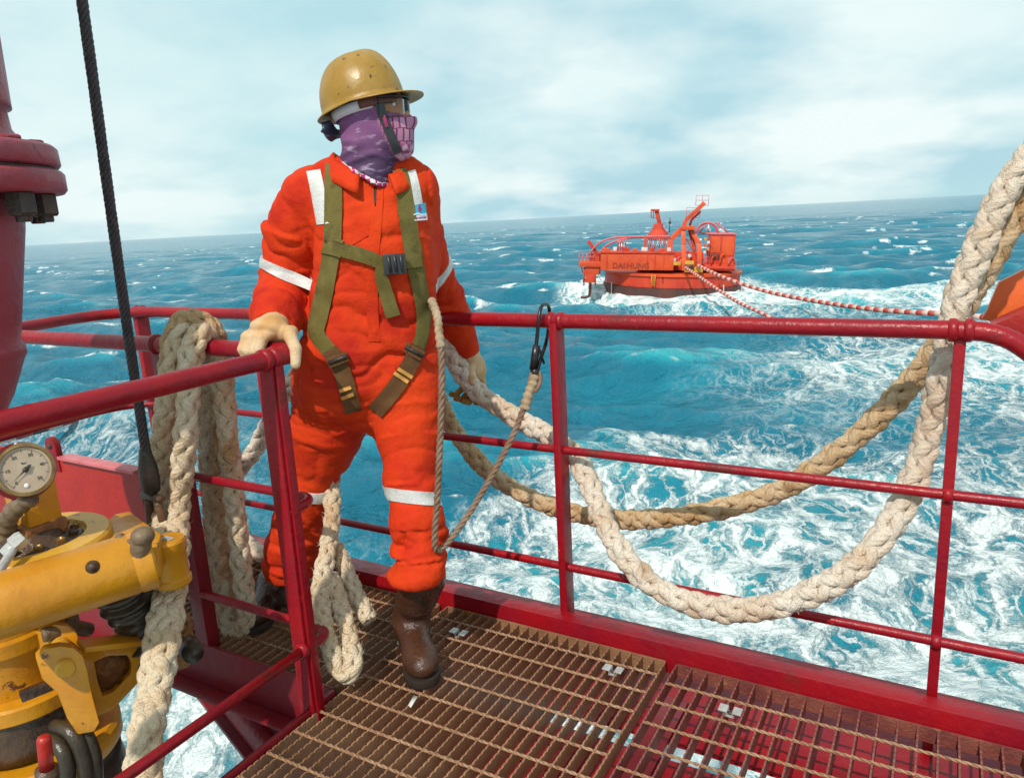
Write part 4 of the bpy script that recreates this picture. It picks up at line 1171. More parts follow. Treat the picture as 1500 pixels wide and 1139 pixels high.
keep = (qc[:, 2] > hem) & (qc[:, 2] < 0.085) & ~((qc[:, 0] > 0.038) & (qc[:, 2] > -0.008 - 0.20 * (qc[:, 0] - 0.085)))
Fa = Fa[keep]
used = np.unique(Fa); re_ = -np.ones(len(V), int); re_[used] = np.arange(len(used))
def mask_material():
    m = bpy.data.materials.new('printed_skull_mask_cloth'); m.use_nodes = True
    t = m.node_tree; L = t.links.new; b = t.nodes['Principled BSDF']; N = t.nodes.new
    b.inputs['Roughness'].default_value = 0.75; b.inputs['Specular IOR Level'].default_value = 0.2
    a = N('ShaderNodeAttribute'); a.attribute_name = 'print_pos'
    s = N('ShaderNodeSeparateXYZ'); L(a.outputs['Vector'], s.inputs[0])
    def nz(sc, det=4, ve=None):
        n = N('ShaderNodeTexNoise'); n.inputs['Scale'].default_value = sc; n.inputs['Detail'].default_value = det
        L(ve or a.outputs['Vector'], n.inputs['Vector']); return n.outputs['Fac']
    def rm(x, a0, a1):
        n = N('ShaderNodeMapRange'); n.interpolation_type = 'SMOOTHSTEP'; n.inputs[1].default_value = a0; n.inputs[2].default_value = a1; L(x, n.inputs[0]); return n.outputs[0]
    def mth(op, x, y):
        n = N('ShaderNodeMath'); n.operation = op
        for k, v in enumerate((x, y)):
            if isinstance(v, (int, float)): n.inputs[k].default_value = v
            else: L(v, n.inputs[k])
        return n.outputs[0]
    def mix(f, x, y):
        n = N('ShaderNodeMix'); n.data_type = 'RGBA'
        L(f, n.inputs[0])
        for k, v in ((6, x), (7, y)):
            if isinstance(v, tuple): n.inputs[k].default_value = (*v, 1)
            else: L(v, n.inputs[k])
        return n.outputs[2]
    # cloth print: violet, darker towards the throat, with pale creases drawn on it
    up = rm(mth('ADD', s.outputs['Z'], mth('MULTIPLY', mth('SUBTRACT', nz(14), 0.5), 0.05)), -0.15, -0.05)
    col = mix(up, (0.070, 0.036, 0.085), (0.205, 0.080, 0.190))
    mp = N('ShaderNodeMapping'); mp.inputs['Rotation'].default_value = (0.4, 0.9, 0.3); mp.inputs['Scale'].default_value = (20, 14, 60)
    L(a.outputs['Vector'], mp.inputs[0])
    streak = nz(1.0, 5, mp.outputs[0])
    col = mix(mth('MULTIPLY', rm(streak, 0.54, 0.70), 0.6), col, (0.55, 0.42, 0.55))
    col = mix(mth('MULTIPLY', rm(nz(9), 0.52, 0.7), 0.5), col, (0.16, 0.05, 0.19))
    # teeth and jaw bones on the front of the face
    br = N('ShaderNodeTexBrick'); br.offset = 0.5
    br.inputs['Scale'].default_value = 1.0; br.inputs['Brick Width'].default_value = 0.0125; br.inputs['Row Height'].default_value = 0.034
    br.inputs['Mortar Size'].default_value = 0.0026; br.inputs['Mortar Smooth'].default_value = 0.9
    br.inputs['Color1'].default_value = (0.50, 0.25, 0.35, 1); br.inputs['Color2'].default_value = (0.38, 0.15, 0.26, 1); br.inputs['Mortar'].default_value = (0.13, 0.02, 0.075, 1)
    at = N('ShaderNodeMath'); at.operation = 'ARCTAN2'; L(s.outputs['Y'], at.inputs[0]); L(mth('ADD', s.outputs['X'], 0.02), at.inputs[1])
    wz = mth('ADD', s.outputs['Z'], mth('MULTIPLY', mth('SUBTRACT', nz(45, 3), 0.5), 0.016))
    cb = N('ShaderNodeCombineXYZ'); L(mth('MULTIPLY', at.outputs[0], 0.085), cb.inputs[0]); L(mth('ADD', wz, 0.05), cb.inputs[1])
    L(cb.outputs[0], br.inputs['Vector'])
    front = rm(mth('ADD', mth('ADD', s.outputs['X'], mth('MULTIPLY', mth('ADD', s.outputs['Z'], 0.03), 0.32)), mth('MULTIPLY', mth('SUBTRACT', nz(40, 3), 0.5), 0.02)), 0.032, 0.046)
    band = mth('MULTIPLY', front, rm(s.outputs['Z'], -0.098, -0.086))
    band = mth('MULTIPLY', band, mth('SUBTRACT', 1.0, rm(s.outputs['Z'], -0.022, -0.012)))
    face = mix(front, col, (0.30, 0.09, 0.20))
    bone = mix(rm(nz(50, 3), 0.45, 0.6), (0.50, 0.28, 0.38), (0.22, 0.05, 0.13))
    face = mix(mth('MULTIPLY', front, mth('SUBTRACT', 1.0, rm(s.outputs['Z'], -0.098, -0.086))), face, bone)
    col = mix(band, face, br.outputs['Color'])
    # checked hem
    ck = N('ShaderNodeTexChecker'); ck.inputs['Scale'].default_value = 75
    ck.inputs['Color1'].default_value = (0.72, 0.62, 0.66, 1); ck.inputs['Color2'].default_value = (0.45, 0.03, 0.14, 1)
    L(a.outputs['Vector'], ck.inputs['Vector'])
    ah = N('ShaderNodeAttribute'); ah.attribute_name = 'hem'
    col = mix(rm(ah.outputs['Fac'], 0.45, 0.55), col, ck.outputs['Color'])
    L(col, b.inputs['Base Color'])
    bn = N('ShaderNodeBump'); bn.inputs['Strength'].default_value = 0.3; bn.inputs['Distance'].default_value = 0.004
    L(nz(220, 3), bn.inputs['Height']); L(bn.outputs[0], b.inputs['Normal'])
    return m
mk = obj('face_mask', (V[used], [tuple(f) for f in re_[Fa]]), mask_material(), man)
qq = q[used]
at = mk.data.attributes.new('print_pos', 'FLOAT_VECTOR', 'POINT'); at.data.foreach_set('vector', qq.astype(np.float32).ravel())
hemv = -0.178 - 0.055 * np.clip((qq[:, 0] + 0.03) / 0.09, -0.9, 0.6)
at = mk.data.attributes.new('hem', 'FLOAT', 'POINT'); at.data.foreach_set('value', np.clip(1 - (qq[:, 2] - hemv - 0.002) / 0.022, 0, 1).astype(np.float32))
md = mk.modifiers.new('cloth', 'SOLIDIFY'); md.thickness = 0.002; md.offset = 1
def hp(x, y, z):
    return HZ + HF * x + HS * y + np.array([0, 0, z])
WHITE_EYE = mat('eye_white', (0.75, 0.70, 0.66), 0.2)
for sgn in (1, -1):
    e = obj('eye', ball(hp(0.072, 0.031 * sgn, 0.018), 0.0125, 14, 10), WHITE_EYE, man)
    obj('iris', lathe(hp(0.0835, 0.031 * sgn, 0.018), HF, [(0.0055, 0), (0.0045, 0.0012), (0.001, 0.0016)], 14), BLACK, e)
    obj('eyebrow', tube(spline([hp(0.086, 0.014 * sgn, 0.040), hp(0.083, 0.032 * sgn, 0.046), hp(0.068, 0.052 * sgn, 0.040)], 0.004), 0.0036, 8), BLACK, man)

# helmet: a keeled shell with a peak, tipped back a little
PITCH = R(11)
HU = nrm(np.array([0, 0, 1.0]) * math.cos(PITCH) - HF * math.sin(PITCH))
HFF = nrm(HF * math.cos(PITCH) + np.array([0, 0, 1.0]) * math.sin(PITCH))
HC = np.array((-0.387, 2.360, 1.754))
def hx(x, y, z):
    return HC + HFF * x + HS * y + HU * z
def shell():
    K, M = 96, 26
    V = []
    A, A2, Bw, Hh = 0.114, 0.132, 0.106, 0.139
    for i in range(M + 1):
        f = i / M
        for k in range(K):
            t = 2 * math.pi * k / K
            c, s = math.cos(t), math.sin(t)
            a = A if c > 0 else A2
            r = 1 / math.sqrt((c / a) ** 2 + (s / Bw) ** 2)
            ph = math.pi / 2 * f
            rr = r * math.sin(ph) ** 0.92
            z = Hh * math.cos(ph) ** 0.86 if f < 1 else 0.0
            y = rr * s
            keel = math.exp(-(y / 0.020) ** 2) * math.exp(-((f - 0.35) / 0.42) ** 2)
            keel2 = (math.exp(-((abs(y) - 0.046) / 0.010) ** 2)) * math.exp(-((f - 0.40) / 0.3) ** 2)
            z += 0.012 * keel + 0.007 * keel2
            V.append(hx(rr * c, y, z))
    # rim and peak
    for e, dz in ((0.25, -0.003), (1.0, -0.007)):
        for k in range(K):
            t = 2 * math.pi * k / K
            c, s = math.cos(t), math.sin(t)
            a = A if c > 0 else A2
            r = 1 / math.sqrt((c / a) ** 2 + (s / Bw) ** 2)
            pk = max(0.0, c) ** 2.2 * 0.052 + 0.010 + max(0.0, -c) ** 3 * 0.012
            rr = r + pk * e
            V.append(hx(rr * c, rr * s, dz * (1 + max(0, c) * 1.3 * e) - (0.010 * e * max(0, -c))))
    F = grid_faces(M + 3, K)
    return np.array(V), F
hat = obj('hard_hat', shell(), HAT, man)
md = hat.modifiers.new('shell', 'SOLIDIFY'); md.thickness = 0.0035; md.offset = -1
INNER = mat('white_headband', (0.60, 0.56, 0.58), 0.6)
obj('headband', tube([hx(0.100 * math.cos(a) - 0.006, 0.086 * math.sin(a), -0.018) for a in np.linspace(0, 2 * math.pi, 49)], 0.0025, 6, True, 0.016), INNER, hat)
obj('nape_strap', tube([hx(-0.10 + 0.012 * math.cos(a) - 0.02, 0.088 * math.sin(a) * 0.9, -0.045 - 0.012 * math.cos(a)) for a in np.linspace(-1.6, 1.6, 15)], 0.003, 6, True, 0.014), NAVY, hat)
kn = obj('ratchet_knob', lathe(hx(-0.138, -0.012, -0.052), -HFF - 0.25 * HU, [(0.020, -0.022), (0.024, -0.016), (0.024, 0.000), (0.020, 0.004)], 12), NAVY, hat, True, 30)
obj('nape_bracket', bar(hx(-0.118, -0.05, -0.028), hx(-0.126, 0.02, -0.060), 0.030, 0.016, HU, 0.004), NAVY, hat, True, 40)
obj('sweat_band', tube([hx(0.004 + 0.100 * math.cos(a), 0.090 * math.sin(a), -0.012) for a in np.linspace(-1.5, 1.5, 25)], 0.004, 8, True, 0.016), mat('brown_sweat_band', (0.13, 0.035, 0.02), 0.6), hat)
BVH_M = BVHTree.FromPolygons([tuple(p) for p in V[used]], [tuple(f) for f in re_[Fa]])
def strip(pts, w, th, m, parent, name, up):
    P = spline(pts, 0.006)
    T = np.gradient(P, axis=0)
    V_ = []
    for p, t_ in zip(P, T):
        n_ = nrm(up); s_ = nrm(np.cross(t_, n_))
        V_ += [p - s_ * w / 2, p + s_ * w / 2, p + s_ * w / 2 + n_ * th, p - s_ * w / 2 + n_ * th]
    F_ = grid_faces(len(P), 4) + [(0, 1, 2, 3)[::-1], tuple(len(P) * 4 - 4 + j for j in range(4))]
    return obj(name, (np.array(V_), F_), m, parent, True, 40)
def on_mask(p):
    d = nrm(np.asarray(p) - EYE)
    h = BVH_M.ray_cast(Vector(EYE), Vector(d))
    return np.array(h[0]) - d * 0.005 if h[0] is not None else np.asarray(p)
CS = [np.array((-0.334, 2.275, 1.741)), on_mask((-0.327, 2.270, 1.707)), on_mask((-0.315, 2.270, 1.669)), on_mask((-0.302, 2.270, 1.631)), on_mask((-0.294, 2.280, 1.603))]
strip(CS, 0.026, 0.003, BLACK, hat, 'chin_strap', nrm(EYE - HZ))
obj('strap_tab', bar(CS[1] + [0.003, -0.006, 0.0], CS[2] + [-0.002, -0.006, 0.006], 0.010, 0.004, nrm(EYE - HZ), 0.001), mat('magenta_tab', (0.30, 0.02, 0.10), 0.6), hat)
# safety glasses
def lens():
    V_ = []
    rows = 8
    for j in range(rows):
        z = 0.036 - 0.055 * j / (rows - 1)
        for k in range(25):
            a = -1.35 + 2.7 * k / 24
            V_.append(hp(0.028 + 0.078 * math.cos(a) - 0.05 * max(0, -z), 0.082 * math.sin(a), z + 0.003 * math.cos(2 * a)))
    return np.array(V_), grid_faces(rows, 25, False)
def glass_mat():
    m = bpy.data.materials.new('clear_lens'); m.use_nodes = True
    t = m.node_tree; b = t.nodes['Principled BSDF']
    tr = t.nodes.new('ShaderNodeBsdfTransparent'); tr.inputs[0].default_value = (0.93, 0.95, 0.95, 1)
    gl = t.nodes.new('ShaderNodeBsdfGlossy'); gl.inputs['Roughness'].default_value = 0.06
    mxs = t.nodes.new('ShaderNodeMixShader')
    fr = t.nodes.new('ShaderNodeFresnel'); fr.inputs[0].default_value = 1.22
    t.links.new(fr.outputs[0], mxs.inputs[0]); t.links.new(tr.outputs[0], mxs.inputs[1]); t.links.new(gl.outputs[0], mxs.inputs[2])
    t.links.new(mxs.outputs[0], t.nodes['Material Output'].inputs[0])
    return m
gls = obj('safety_glasses', lens(), glass_mat(), man)
md = gls.modifiers.new('lens', 'SOLIDIFY'); md.thickness = 0.002
for sgn in (1, -1):
    strip([hp(0.040, 0.083 * sgn, 0.026), hp(0.0, 0.088 * sgn, 0.027), hp(-0.04, 0.088 * sgn, 0.022)], 0.007, 0.003, BLACK, gls, 'temple_arm', HS * sgn)
obj('brow_bar', tube([hp(0.028 + 0.080 * math.cos(a), 0.084 * math.sin(a), 0.038 + 0.003 * math.cos(2 * a)) for a in np.linspace(-1.35, 1.35, 25)], 0.0028, 8), BLACK, gls)

# ---- gloves: palm, five separate fingers, cuff
def glove(name, caps, palm, lo, hi, m, h=0.0028, k=0.006):
    def fn(P):
        d = None
        for c in palm:
            q_ = c(P)
            d = q_ if d is None else smin(d, q_, 0.016)
        for ch in caps:
            e = None
            for (a, ra), (b, rb) in zip(ch[:-1], ch[1:]):
                q_ = cone_d(P, a, b, ra, rb)
                e = q_ if e is None else smin(e, q_, 0.004)
            d = smin(d, e, k)
        return d
    V, F = nets(fn, lo, hi, h)
    V = relax(V, F, 1)
    N_ = vnormals(V, F)
    w_ = 1 - np.abs(2 * vnoise(V * 48) - 1)
    V = V + N_ * (0.0016 * (w_ - 0.5))[:, None]
    return obj(name, (V, F), m, man)
RV, RZ = 1.50, 1.068    # the near rail he leans on
def rr(u, a, d):        # point round the rail: u along it, angle a from outboard over the top, distance d
    return D(u, RV + math.cos(a) * d, RZ + math.sin(a) * d)
W_R = np.array(ARM_R[-1][0])
kn_u = [-1.735, -1.711, -1.688, -1.666]
fing = []
for i, u in enumerate(kn_u):
    l = (0.0, 0.06, 0.05, -0.02)[i]
    fing.append([(rr(u + 0.006, R(72), 0.058), 0.0165), (rr(u, R(122), 0.051), 0.0155), (rr(u - 0.003, R(168 + l * 90), 0.045), 0.0140), (rr(u - 0.003, R(206 + l * 200), 0.041), 0.0122)])
thumb = [(rr(-1.650, R(55), 0.055), 0.024), (rr(-1.606, R(70), 0.055), 0.0205), (D(-1.562, 1.475, 1.116), 0.0175), (D(-1.534, 1.462, 1.086), 0.0155), (D(-1.526, 1.448, 1.046), 0.0128)]
pc = rr(-1.690, R(62), 0.060)
palm = [lambda P: ell_d(P, pc, np.array([E1, nrm(rr(0, R(152), 1) - rr(0, R(152), 0)), nrm(rr(0, R(62), 1) - rr(0, R(62), 0))]), (0.064, 0.062, 0.031)),
        lambda P: cone_d(P, W_R + nrm(W_R - np.array(ARM_R[-2][0])) * -0.03, pc + [0, 0, 0.004], 0.046, 0.044)]
gr = glove('glove', fing + [thumb], palm, pc - 0.22, pc + 0.22, GLOVE)
tag(gr, 'pale work glove gripping the near rail')
# his left hand hangs outboard of the rail, thumb over the rope, fingers showing below it
def q3(x, y, Y):
    d = np.array([x, y, Y])
    return d
W_L = np.array(ARM_L[-1][0])
pcl = np.array((-0.134, 2.815, 0.849))
xl = nrm(np.array((-0.095, 2.800, 0.839)) - np.array((-0.168, 2.800, 0.835)))
zl = nrm(np.array((-0.148, 2.800, 0.908)) - np.array((-0.130, 2.820, 0.784)))
yl = np.cross(zl, xl)
palm = [lambda P: ell_d(P, pcl, np.array([xl, yl, zl]), (0.040, 0.023, 0.050)),
        lambda P: cone_d(P, W_L, pcl, 0.036, 0.030)]
caps = [[(np.array((-0.155, 2.830, 0.818)), 0.0135), (np.array((-0.184, 2.835, 0.781)), 0.0130), (np.array((-0.215, 2.800, 0.758)), 0.0112), (np.array((-0.231, 2.775, 0.767)), 0.0100)],
        [(np.array((-0.143, 2.830, 0.801)), 0.0140), (np.array((-0.164, 2.835, 0.758)), 0.0132), (np.array((-0.195, 2.800, 0.738)), 0.0115), (np.array((-0.214, 2.770, 0.749)), 0.0103)],
        [(np.array((-0.127, 2.830, 0.795)), 0.0138), (np.array((-0.139, 2.835, 0.746)), 0.0130), (np.array((-0.167, 2.800, 0.726)), 0.0115), (np.array((-0.184, 2.770, 0.737)), 0.0103)],
        [(np.array((-0.111, 2.820, 0.807)), 0.0128), (np.array((-0.109, 2.830, 0.756)), 0.0118), (np.array((-0.126, 2.810, 0.721)), 0.0105), (np.array((-0.141, 2.790, 0.724)), 0.0095)],
        [(np.array((-0.144, 2.800, 0.882)), 0.0160), (np.array((-0.150, 2.765, 0.860)), 0.0145), (np.array((-0.145, 2.735, 0.837)), 0.0135), (np.array((-0.146, 2.730, 0.817)), 0.0120)]]
gl = glove('glove', caps, palm, pcl - 0.16, pcl + 0.16, GLOVE)
gl.data.materials.append(GLOVE_PALM)
zf = (-0.156, 2.800, 0.784)[2] - BASE[man][2]
for p_ in gl.data.polygons:
    if p_.center.z < zf:
        p_.material_index = 1
tag(gl, 'yellow stained work glove closed on the rope outside the rail')

# ---- boots
def boot(name, heel, dirn, top, sc=1.0):
    heel = np.asarray(heel, float); dirn = nrm(dirn)
    s = np.cross([0, 0, 1.0], dirn)
    A = np.array([dirn, s, [0, 0, 1.0]])
    top = np.asarray(top)
    tl = (top - heel) @ A.T / sc
    def fn(P):
        q = (P - heel) @ A.T / sc
        d = cone_d(q, (0.035, 0, 0.10), tl, 0.050, 0.068)
        d = smin(d, ell_d(q, (0.030, 0, 0.062), np.eye(3), (0.055, 0.042, 0.060)), 0.03)
        d = smin(d, cone_d(q, (0.06, 0, 0.075), (0.165, 0, 0.052), 0.047, 0.040), 0.03)
        d = smin(d, ell_d(q, (0.195, 0, 0.050), np.eye(3), (0.066, 0.050, 0.040)), 0.03)
        d = np.maximum(d, 0.022 - q[..., 2])
        return d
    V, F = nets(fn, heel - 0.36, heel + [0.36, 0.36, 0.45], 0.006)
    V = relax(V, F, 2)
    N_ = vnormals(V, F)
    q = (V - heel) @ A.T
    ank = np.exp(-((q[:, 2] - 0.135) / 0.055) ** 2)
    fo = 1 - np.abs(2 * vnoise(np.stack([q[:, 0] * 10, q[:, 1] * 10, q[:, 2] * 34 + q[:, 0] * 20], 1)) - 1)
    V = V + N_ * (ank * 0.008 * (fo ** 1.4 - 0.45) + 0.002 * (vnoise(V * 22) - 0.5))[:, None]
    b = obj(name, (V, F), BOOT, man)
    out_ = [(-0.018, 0.0), (-0.008, 0.030), (0.02, 0.043), (0.07, 0.040), (0.13, 0.047), (0.19, 0.054), (0.235, 0.048), (0.262, 0.026), (0.268, 0.0)]
    out_ = out_ + [(x, -y) for x, y in out_[-2:0:-1]]
    sp_ = spline([(x, y, 0) for x, y in out_ + out_[:1]], 0.012)[:-1]
    so = obj('sole', prism([heel + dirn * (0.004 + x * 0.965) * sc + s * y * sc * 0.96 for x, y, _ in sp_], (0, 0, 1), 0.028, 0.003), SOLE, b, True, 40)
    return b
boot('boot', (-0.395, 2.345, 0), (0.28, -0.96, 0), (-0.322, 2.245, 0.283), 1.12)
boot('boot', (-0.955, 2.70, 0), (-0.10, -0.99, 0), (-0.879, 2.610, 0.086))

# ------------------------------------------------------------------ yellow coupler unit below the near rail
YEL = mat('yellow_machine_paint', (0.58, 0.255, 0.006), 0.36, (0.46, 0.175, 0.006), 5, spots=((0.12, 0.04, 0.010), 0.635, 15), bump=0.25, bscale=40, rvar=0.1, scuff=((0.36, 0.14, 0.02), 0.62, 9))
YEL_PALE = mat('worn_yellow_paint', (0.62, 0.34, 0.04), 0.4, (0.54, 0.25, 0.015), 7, spots=((0.20, 0.06, 0.015), 0.62, 14), bump=0.3, bscale=50)
GREASE = mat('black_grease', (0.035, 0.017, 0.010), 0.28, (0.10, 0.05, 0.025), 16, bump=0.6, bscale=50)
RUBBER = mat('oily_black_rubber', (0.022, 0.017, 0.012), 0.32, (0.06, 0.04, 0.022), 12, bump=0.3, bscale=70)
BRASS = mat('tarnished_brass', (0.42, 0.26, 0.10), 0.3, (0.22, 0.12, 0.05), 20, metal=0.8, bump=0.2, bscale=60)
DIAL = mat('yellowed_dial', (0.47, 0.37, 0.27), 0.5, (0.38, 0.28, 0.19), 18)
GREYBROWN = mat('grimy_lever', (0.20, 0.13, 0.07), 0.5, (0.10, 0.06, 0.035), 25, bump=0.5, bscale=60)
RUST_OR = mat('orange_rust', (0.34, 0.13, 0.025), 0.55, (0.14, 0.055, 0.025), 18, bump=0.7, bscale=60)
AX = np.array((-1.330, 1.920, 0.623))
mc = thing('hose_coupler', 'yellow greasy hydraulic hose coupler with gauge hanging outside the near rail', 'hose coupler', (AX[0], AX[1], -0.4))
zt = AX[2]
A3 = np.array([AX[0], AX[1], 0.0])
up = (0, 0, 1)
obj('swivel_disc', lathe(A3, up, [(0.085, zt - 0.045), (0.188, zt - 0.045), (0.197, zt - 0.036), (0.197, zt - 0.008), (0.190, zt), (0.135, zt + 0.001), (0.130, zt - 0.012), (0.085, zt - 0.014)], 64), YEL_PALE, mc, True, 35)
obj('lower_disc', lathe(A3, up, [(0.10, zt - 0.11), (0.172, zt - 0.11), (0.180, zt - 0.10), (0.180, zt - 0.052), (0.10, zt - 0.050)], 64), YEL, mc, True, 35)
hb = obj('hub', lathe(A3, up, [(0.128, zt - 0.014), (0.122, zt - 0.004), (0.085, zt + 0.002), (0.078, zt + 0.022), (0.05, zt + 0.034), (0.001, zt + 0.036)], 40), GREASE, mc)
for i in range(12):
    a = i * math.pi / 6 + 0.2
    obj('bolt_head', lathe(A3 + 0.108 * np.array([math.cos(a), math.sin(a), 0]), up, [(0.012, zt - 0.004), (0.0125, zt + 0.009), (0.010, zt + 0.011), (0.006, zt + 0.006)], 8), BRASS if i % 3 else GREASE, hb, True, 35)
# arm plate from the disc to the pin boss
pl = [(-1.202, 2.042, 0.600), (-1.214, 2.136, 0.600), (-1.177, 2.153, 0.600), (-0.994, 1.957, 0.600), (-0.968, 1.873, 0.600), (-1.076, 1.836, 0.600), (-1.153, 1.781, 0.600), (-1.223, 1.782, 0.600)]
obj('arm_plate', prism(pl, (0, 0, -1), 0.085, 0.006), YEL, mc, True, 40)
# hydraulic cylinder
c0, c1 = np.array((-1.295, 1.580, 0.575)), np.array((-0.936, 1.790, 0.608))
d = nrm(c1 - c0); L_ = np.linalg.norm(c1 - c0)
cy = obj('hydraulic_cylinder', lathe(c0, d, [(0.001, 0), (0.077, 0), (0.077, L_ - 0.052), (0.0755, L_ - 0.049), (0.0755, L_ - 0.046), (0.078, L_ - 0.043), (0.078, L_ - 0.006), (0.072, L_), (0.001, L_ + 0.001)], 48), YEL, mc, True, 40)
pq = c0 + d * (L_ - 0.135)
toc = nrm(EYE - pq); toc = nrm(toc - d * (toc @ d))
obj('oil_port', lathe(pq + nrm(toc + np.array([0, 0, 0.35])) * 0.075, nrm(toc + np.array([0, 0, 0.35])), [(0.016, 0), (0.016, 0.003), (0.010, 0.006), (0.008, 0.012), (0.001, 0.013)], 14), GREASE, cy)
# pin boss with cap
b0 = np.array((-0.993, 1.980, 0.552)); zb = b0[2]
bs = obj('pin_boss', lathe((b0[0], b0[1], 0), up, [(0.001, zb - 0.115), (0.044, zb - 0.115), (0.050, zb - 0.108), (0.050, zb - 0.092), (0.045, zb - 0.088), (0.045, zb - 0.02), (0.049, zb - 0.014), (0.050, zb + 0.018), (0.046, zb + 0.024), (0.001, zb + 0.025)], 40), YEL, mc, True, 35)
obj('grease_plate', box((b0[0] + 0.004, b0[1] - 0.003, zb + 0.0262), E1, E2, EZ, 0.018, 0.009, 0.001), GALV, bs, False)
lv = obj('lever', tube(spline([(-0.924, 1.730, 0.693), (-0.934, 1.730, 0.663), (-0.952, 1.740, 0.612)], 0.006), 0.024, 14), GREYBROWN, mc)
obj('lever_knob', ball((-0.922, 1.725, 0.692), 0.028, 16, 10, (1, 1, 0.85)), GREYBROWN, lv)
obj('lever_arm', tube(spline([(-0.947, 1.740, 0.674), (-0.976, 1.750, 0.664), (-0.995, 1.760, 0.670), (-1.003, 1.770, 0.675)], 0.006), 0.0125, 10), GREYBROWN, lv)
# rubber bellows
q0, q1 = np.array((-1.136, 1.960, 0.441)), np.array((-1.103, 2.000, 0.229))
d = nrm(q1 - q0); L_ = np.linalg.norm(q1 - q0)
prof = [(0.001, 0.0)]
for i in range(60):
    f = i / 59
    prof.append((0.066 - 0.012 * f + 0.010 * math.sin(f * 2 * math.pi * 6.0) * (0.6 + 0.4 * math.sin(f * 9)), f * L_))
prof.append((0.001, L_))
be = obj('rubber_bellows', lathe(q0, d, prof, 36), RUBBER, mc)
obj('ball_end', ball((-1.082, 1.990, 0.219), 0.044, 18, 12), RUBBER, be)
obj('ball_end', ball((-1.123, 1.970, 0.189), 0.034, 18, 12), RUBBER, be)
# drum and yoke
D0 = np.array((-1.483, 1.950, 0.375)); zd = D0[2]
obj('swivel_drum', lathe((D0[0], D0[1], 0), up, [(0.10, zd + 0.08), (0.15, zd + 0.08), (0.155, zd + 0.07), (0.155, zd - 0.005), (0.166, zd - 0.012), (0.166, zd - 0.05), (0.150, zd - 0.058), (0.142, zd - 0.20), (0.10, zd - 0.20)], 56), YEL, mc, True, 35)
obj('lower_flange', lathe((D0[0] + 0.02, D0[1], 0), up, [(0.10, zd - 0.235), (0.178, zd - 0.235), (0.186, zd - 0.228), (0.186, zd - 0.19), (0.178, zd - 0.184), (0.10, zd - 0.184)], 56), YEL, mc, True, 35)
obj('greased_neck', lathe((D0[0] + 0.02, D0[1], 0), up, [(0.17, zd - 0.36), (0.175, zd - 0.32), (0.165, zd - 0.28), (0.172, zd - 0.25), (0.168, zd - 0.232)], 48), GREASE, mc)
obj('base_ring', lathe((D0[0] + 0.03, D0[1], 0), up, [(0.1, zd - 0.44), (0.215, zd - 0.44), (0.222, zd - 0.43), (0.222, zd - 0.385), (0.21, zd - 0.372), (0.1, zd - 0.37)], 56), YEL, mc, True, 35)
obj('hose_neck', lathe((D0[0] + 0.03, D0[1], 0), up, [(0.2, -2.6), (0.2, zd - 0.9), (0.225, zd - 0.8), (0.21, zd - 0.7), (0.23, zd - 0.6), (0.21, zd - 0.5), (0.21, zd - 0.43)], 40), RUBBER, mc)
pts = [(-1.270, 1.760, 0.360), (-1.241, 1.760, 0.382), (-1.201, 1.760, 0.387), (-1.167, 1.760, 0.380), (-1.148, 1.760, 0.357), (-1.143, 1.760, 0.317), (-1.143, 1.760, 0.236), (-1.138, 1.760, 0.158), (-1.157, 1.760, 0.131), (-1.202, 1.760, 0.125), (-1.222, 1.760, 0.176), (-1.233, 1.760, 0.252), (-1.265, 1.760, 0.294)]
vd = nrm(np.array((-1.208, 1.760, 0.281)) - EYE)
vd = nrm(np.array([vd[0], vd[1], 0]))
ck = obj('clevis_plate', prism(pts, vd, 0.032, 0.006), YEL, mc, True, 40)
obj('clevis_plate', prism([np.array(p) + vd * 0.14 for p in pts], vd, 0.03, 0.006), YEL, mc, True, 40)
cp = np.array((-1.196, 1.757, 0.328))
obj('clevis_pin', lathe(cp - vd * 0.012, vd, [(0.001, -0.002), (0.020, -0.002), (0.0245, 0.003), (0.0245, 0.20), (0.001, 0.2)], 24), YEL_PALE, ck, True, 40)
arm_o = [(-1.228, 1.860, 0.309), (-1.158, 1.870, 0.334), (-1.101, 1.950, 0.284), (-1.098, 1.970, 0.226), (-1.101, 1.950, 0.172), (-1.166, 1.870, 0.118), (-1.200, 1.830, 0.123), (-1.210, 1.830, 0.213)]
arm_o = [np.array(p) for p in arm_o]
arm_c = sum(arm_o) / len(arm_o)
arm_i = [arm_c + (p - arm_c) * 0.52 for p in arm_o]
nn_ = nrm(np.cross(arm_o[2] - arm_o[0], arm_o[5] - arm_o[0]))
if nn_ @ (EYE - arm_c) > 0: nn_ = -nn_
n8 = len(arm_o)
Va = np.array(arm_o + arm_i + [p + nn_ * 0.05 for p in arm_o] + [p + nn_ * 0.05 for p in arm_i])
Fa_ = []
for i in range(n8):
    j = (i + 1) % n8
    Fa_ += [(i, j, n8 + j, n8 + i), (2 * n8 + i, 3 * n8 + i, 3 * n8 + j, 2 * n8 + j), (i, 2 * n8 + i, 2 * n8 + j, j), (n8 + i, n8 + j, 3 * n8 + j, 3 * n8 + i)]
obj('swing_arm', bevelled((Va, Fa_), 0.005), YEL, mc, True, 40)
obj('arm_web', prism([p + nn_ * 0.03 for p in [arm_c + (q - arm_c) * 0.6 for q in arm_o]], nn_, 0.012), RUST_OR, mc)
obj('arm_top_plate', bar((-1.194, 1.830, 0.346), (-1.095, 1.930, 0.298), 0.07, 0.016, up, 0.004), YEL, mc, True, 40)
obj('feed_pipe', tube(spline([(-1.311, 1.860, 0.365), (-1.290, 1.880, 0.363), (-1.267, 1.920, 0.352), (-1.253, 1.970, 0.314)], 0.01), 0.020, 12), GREYBROWN, mc)
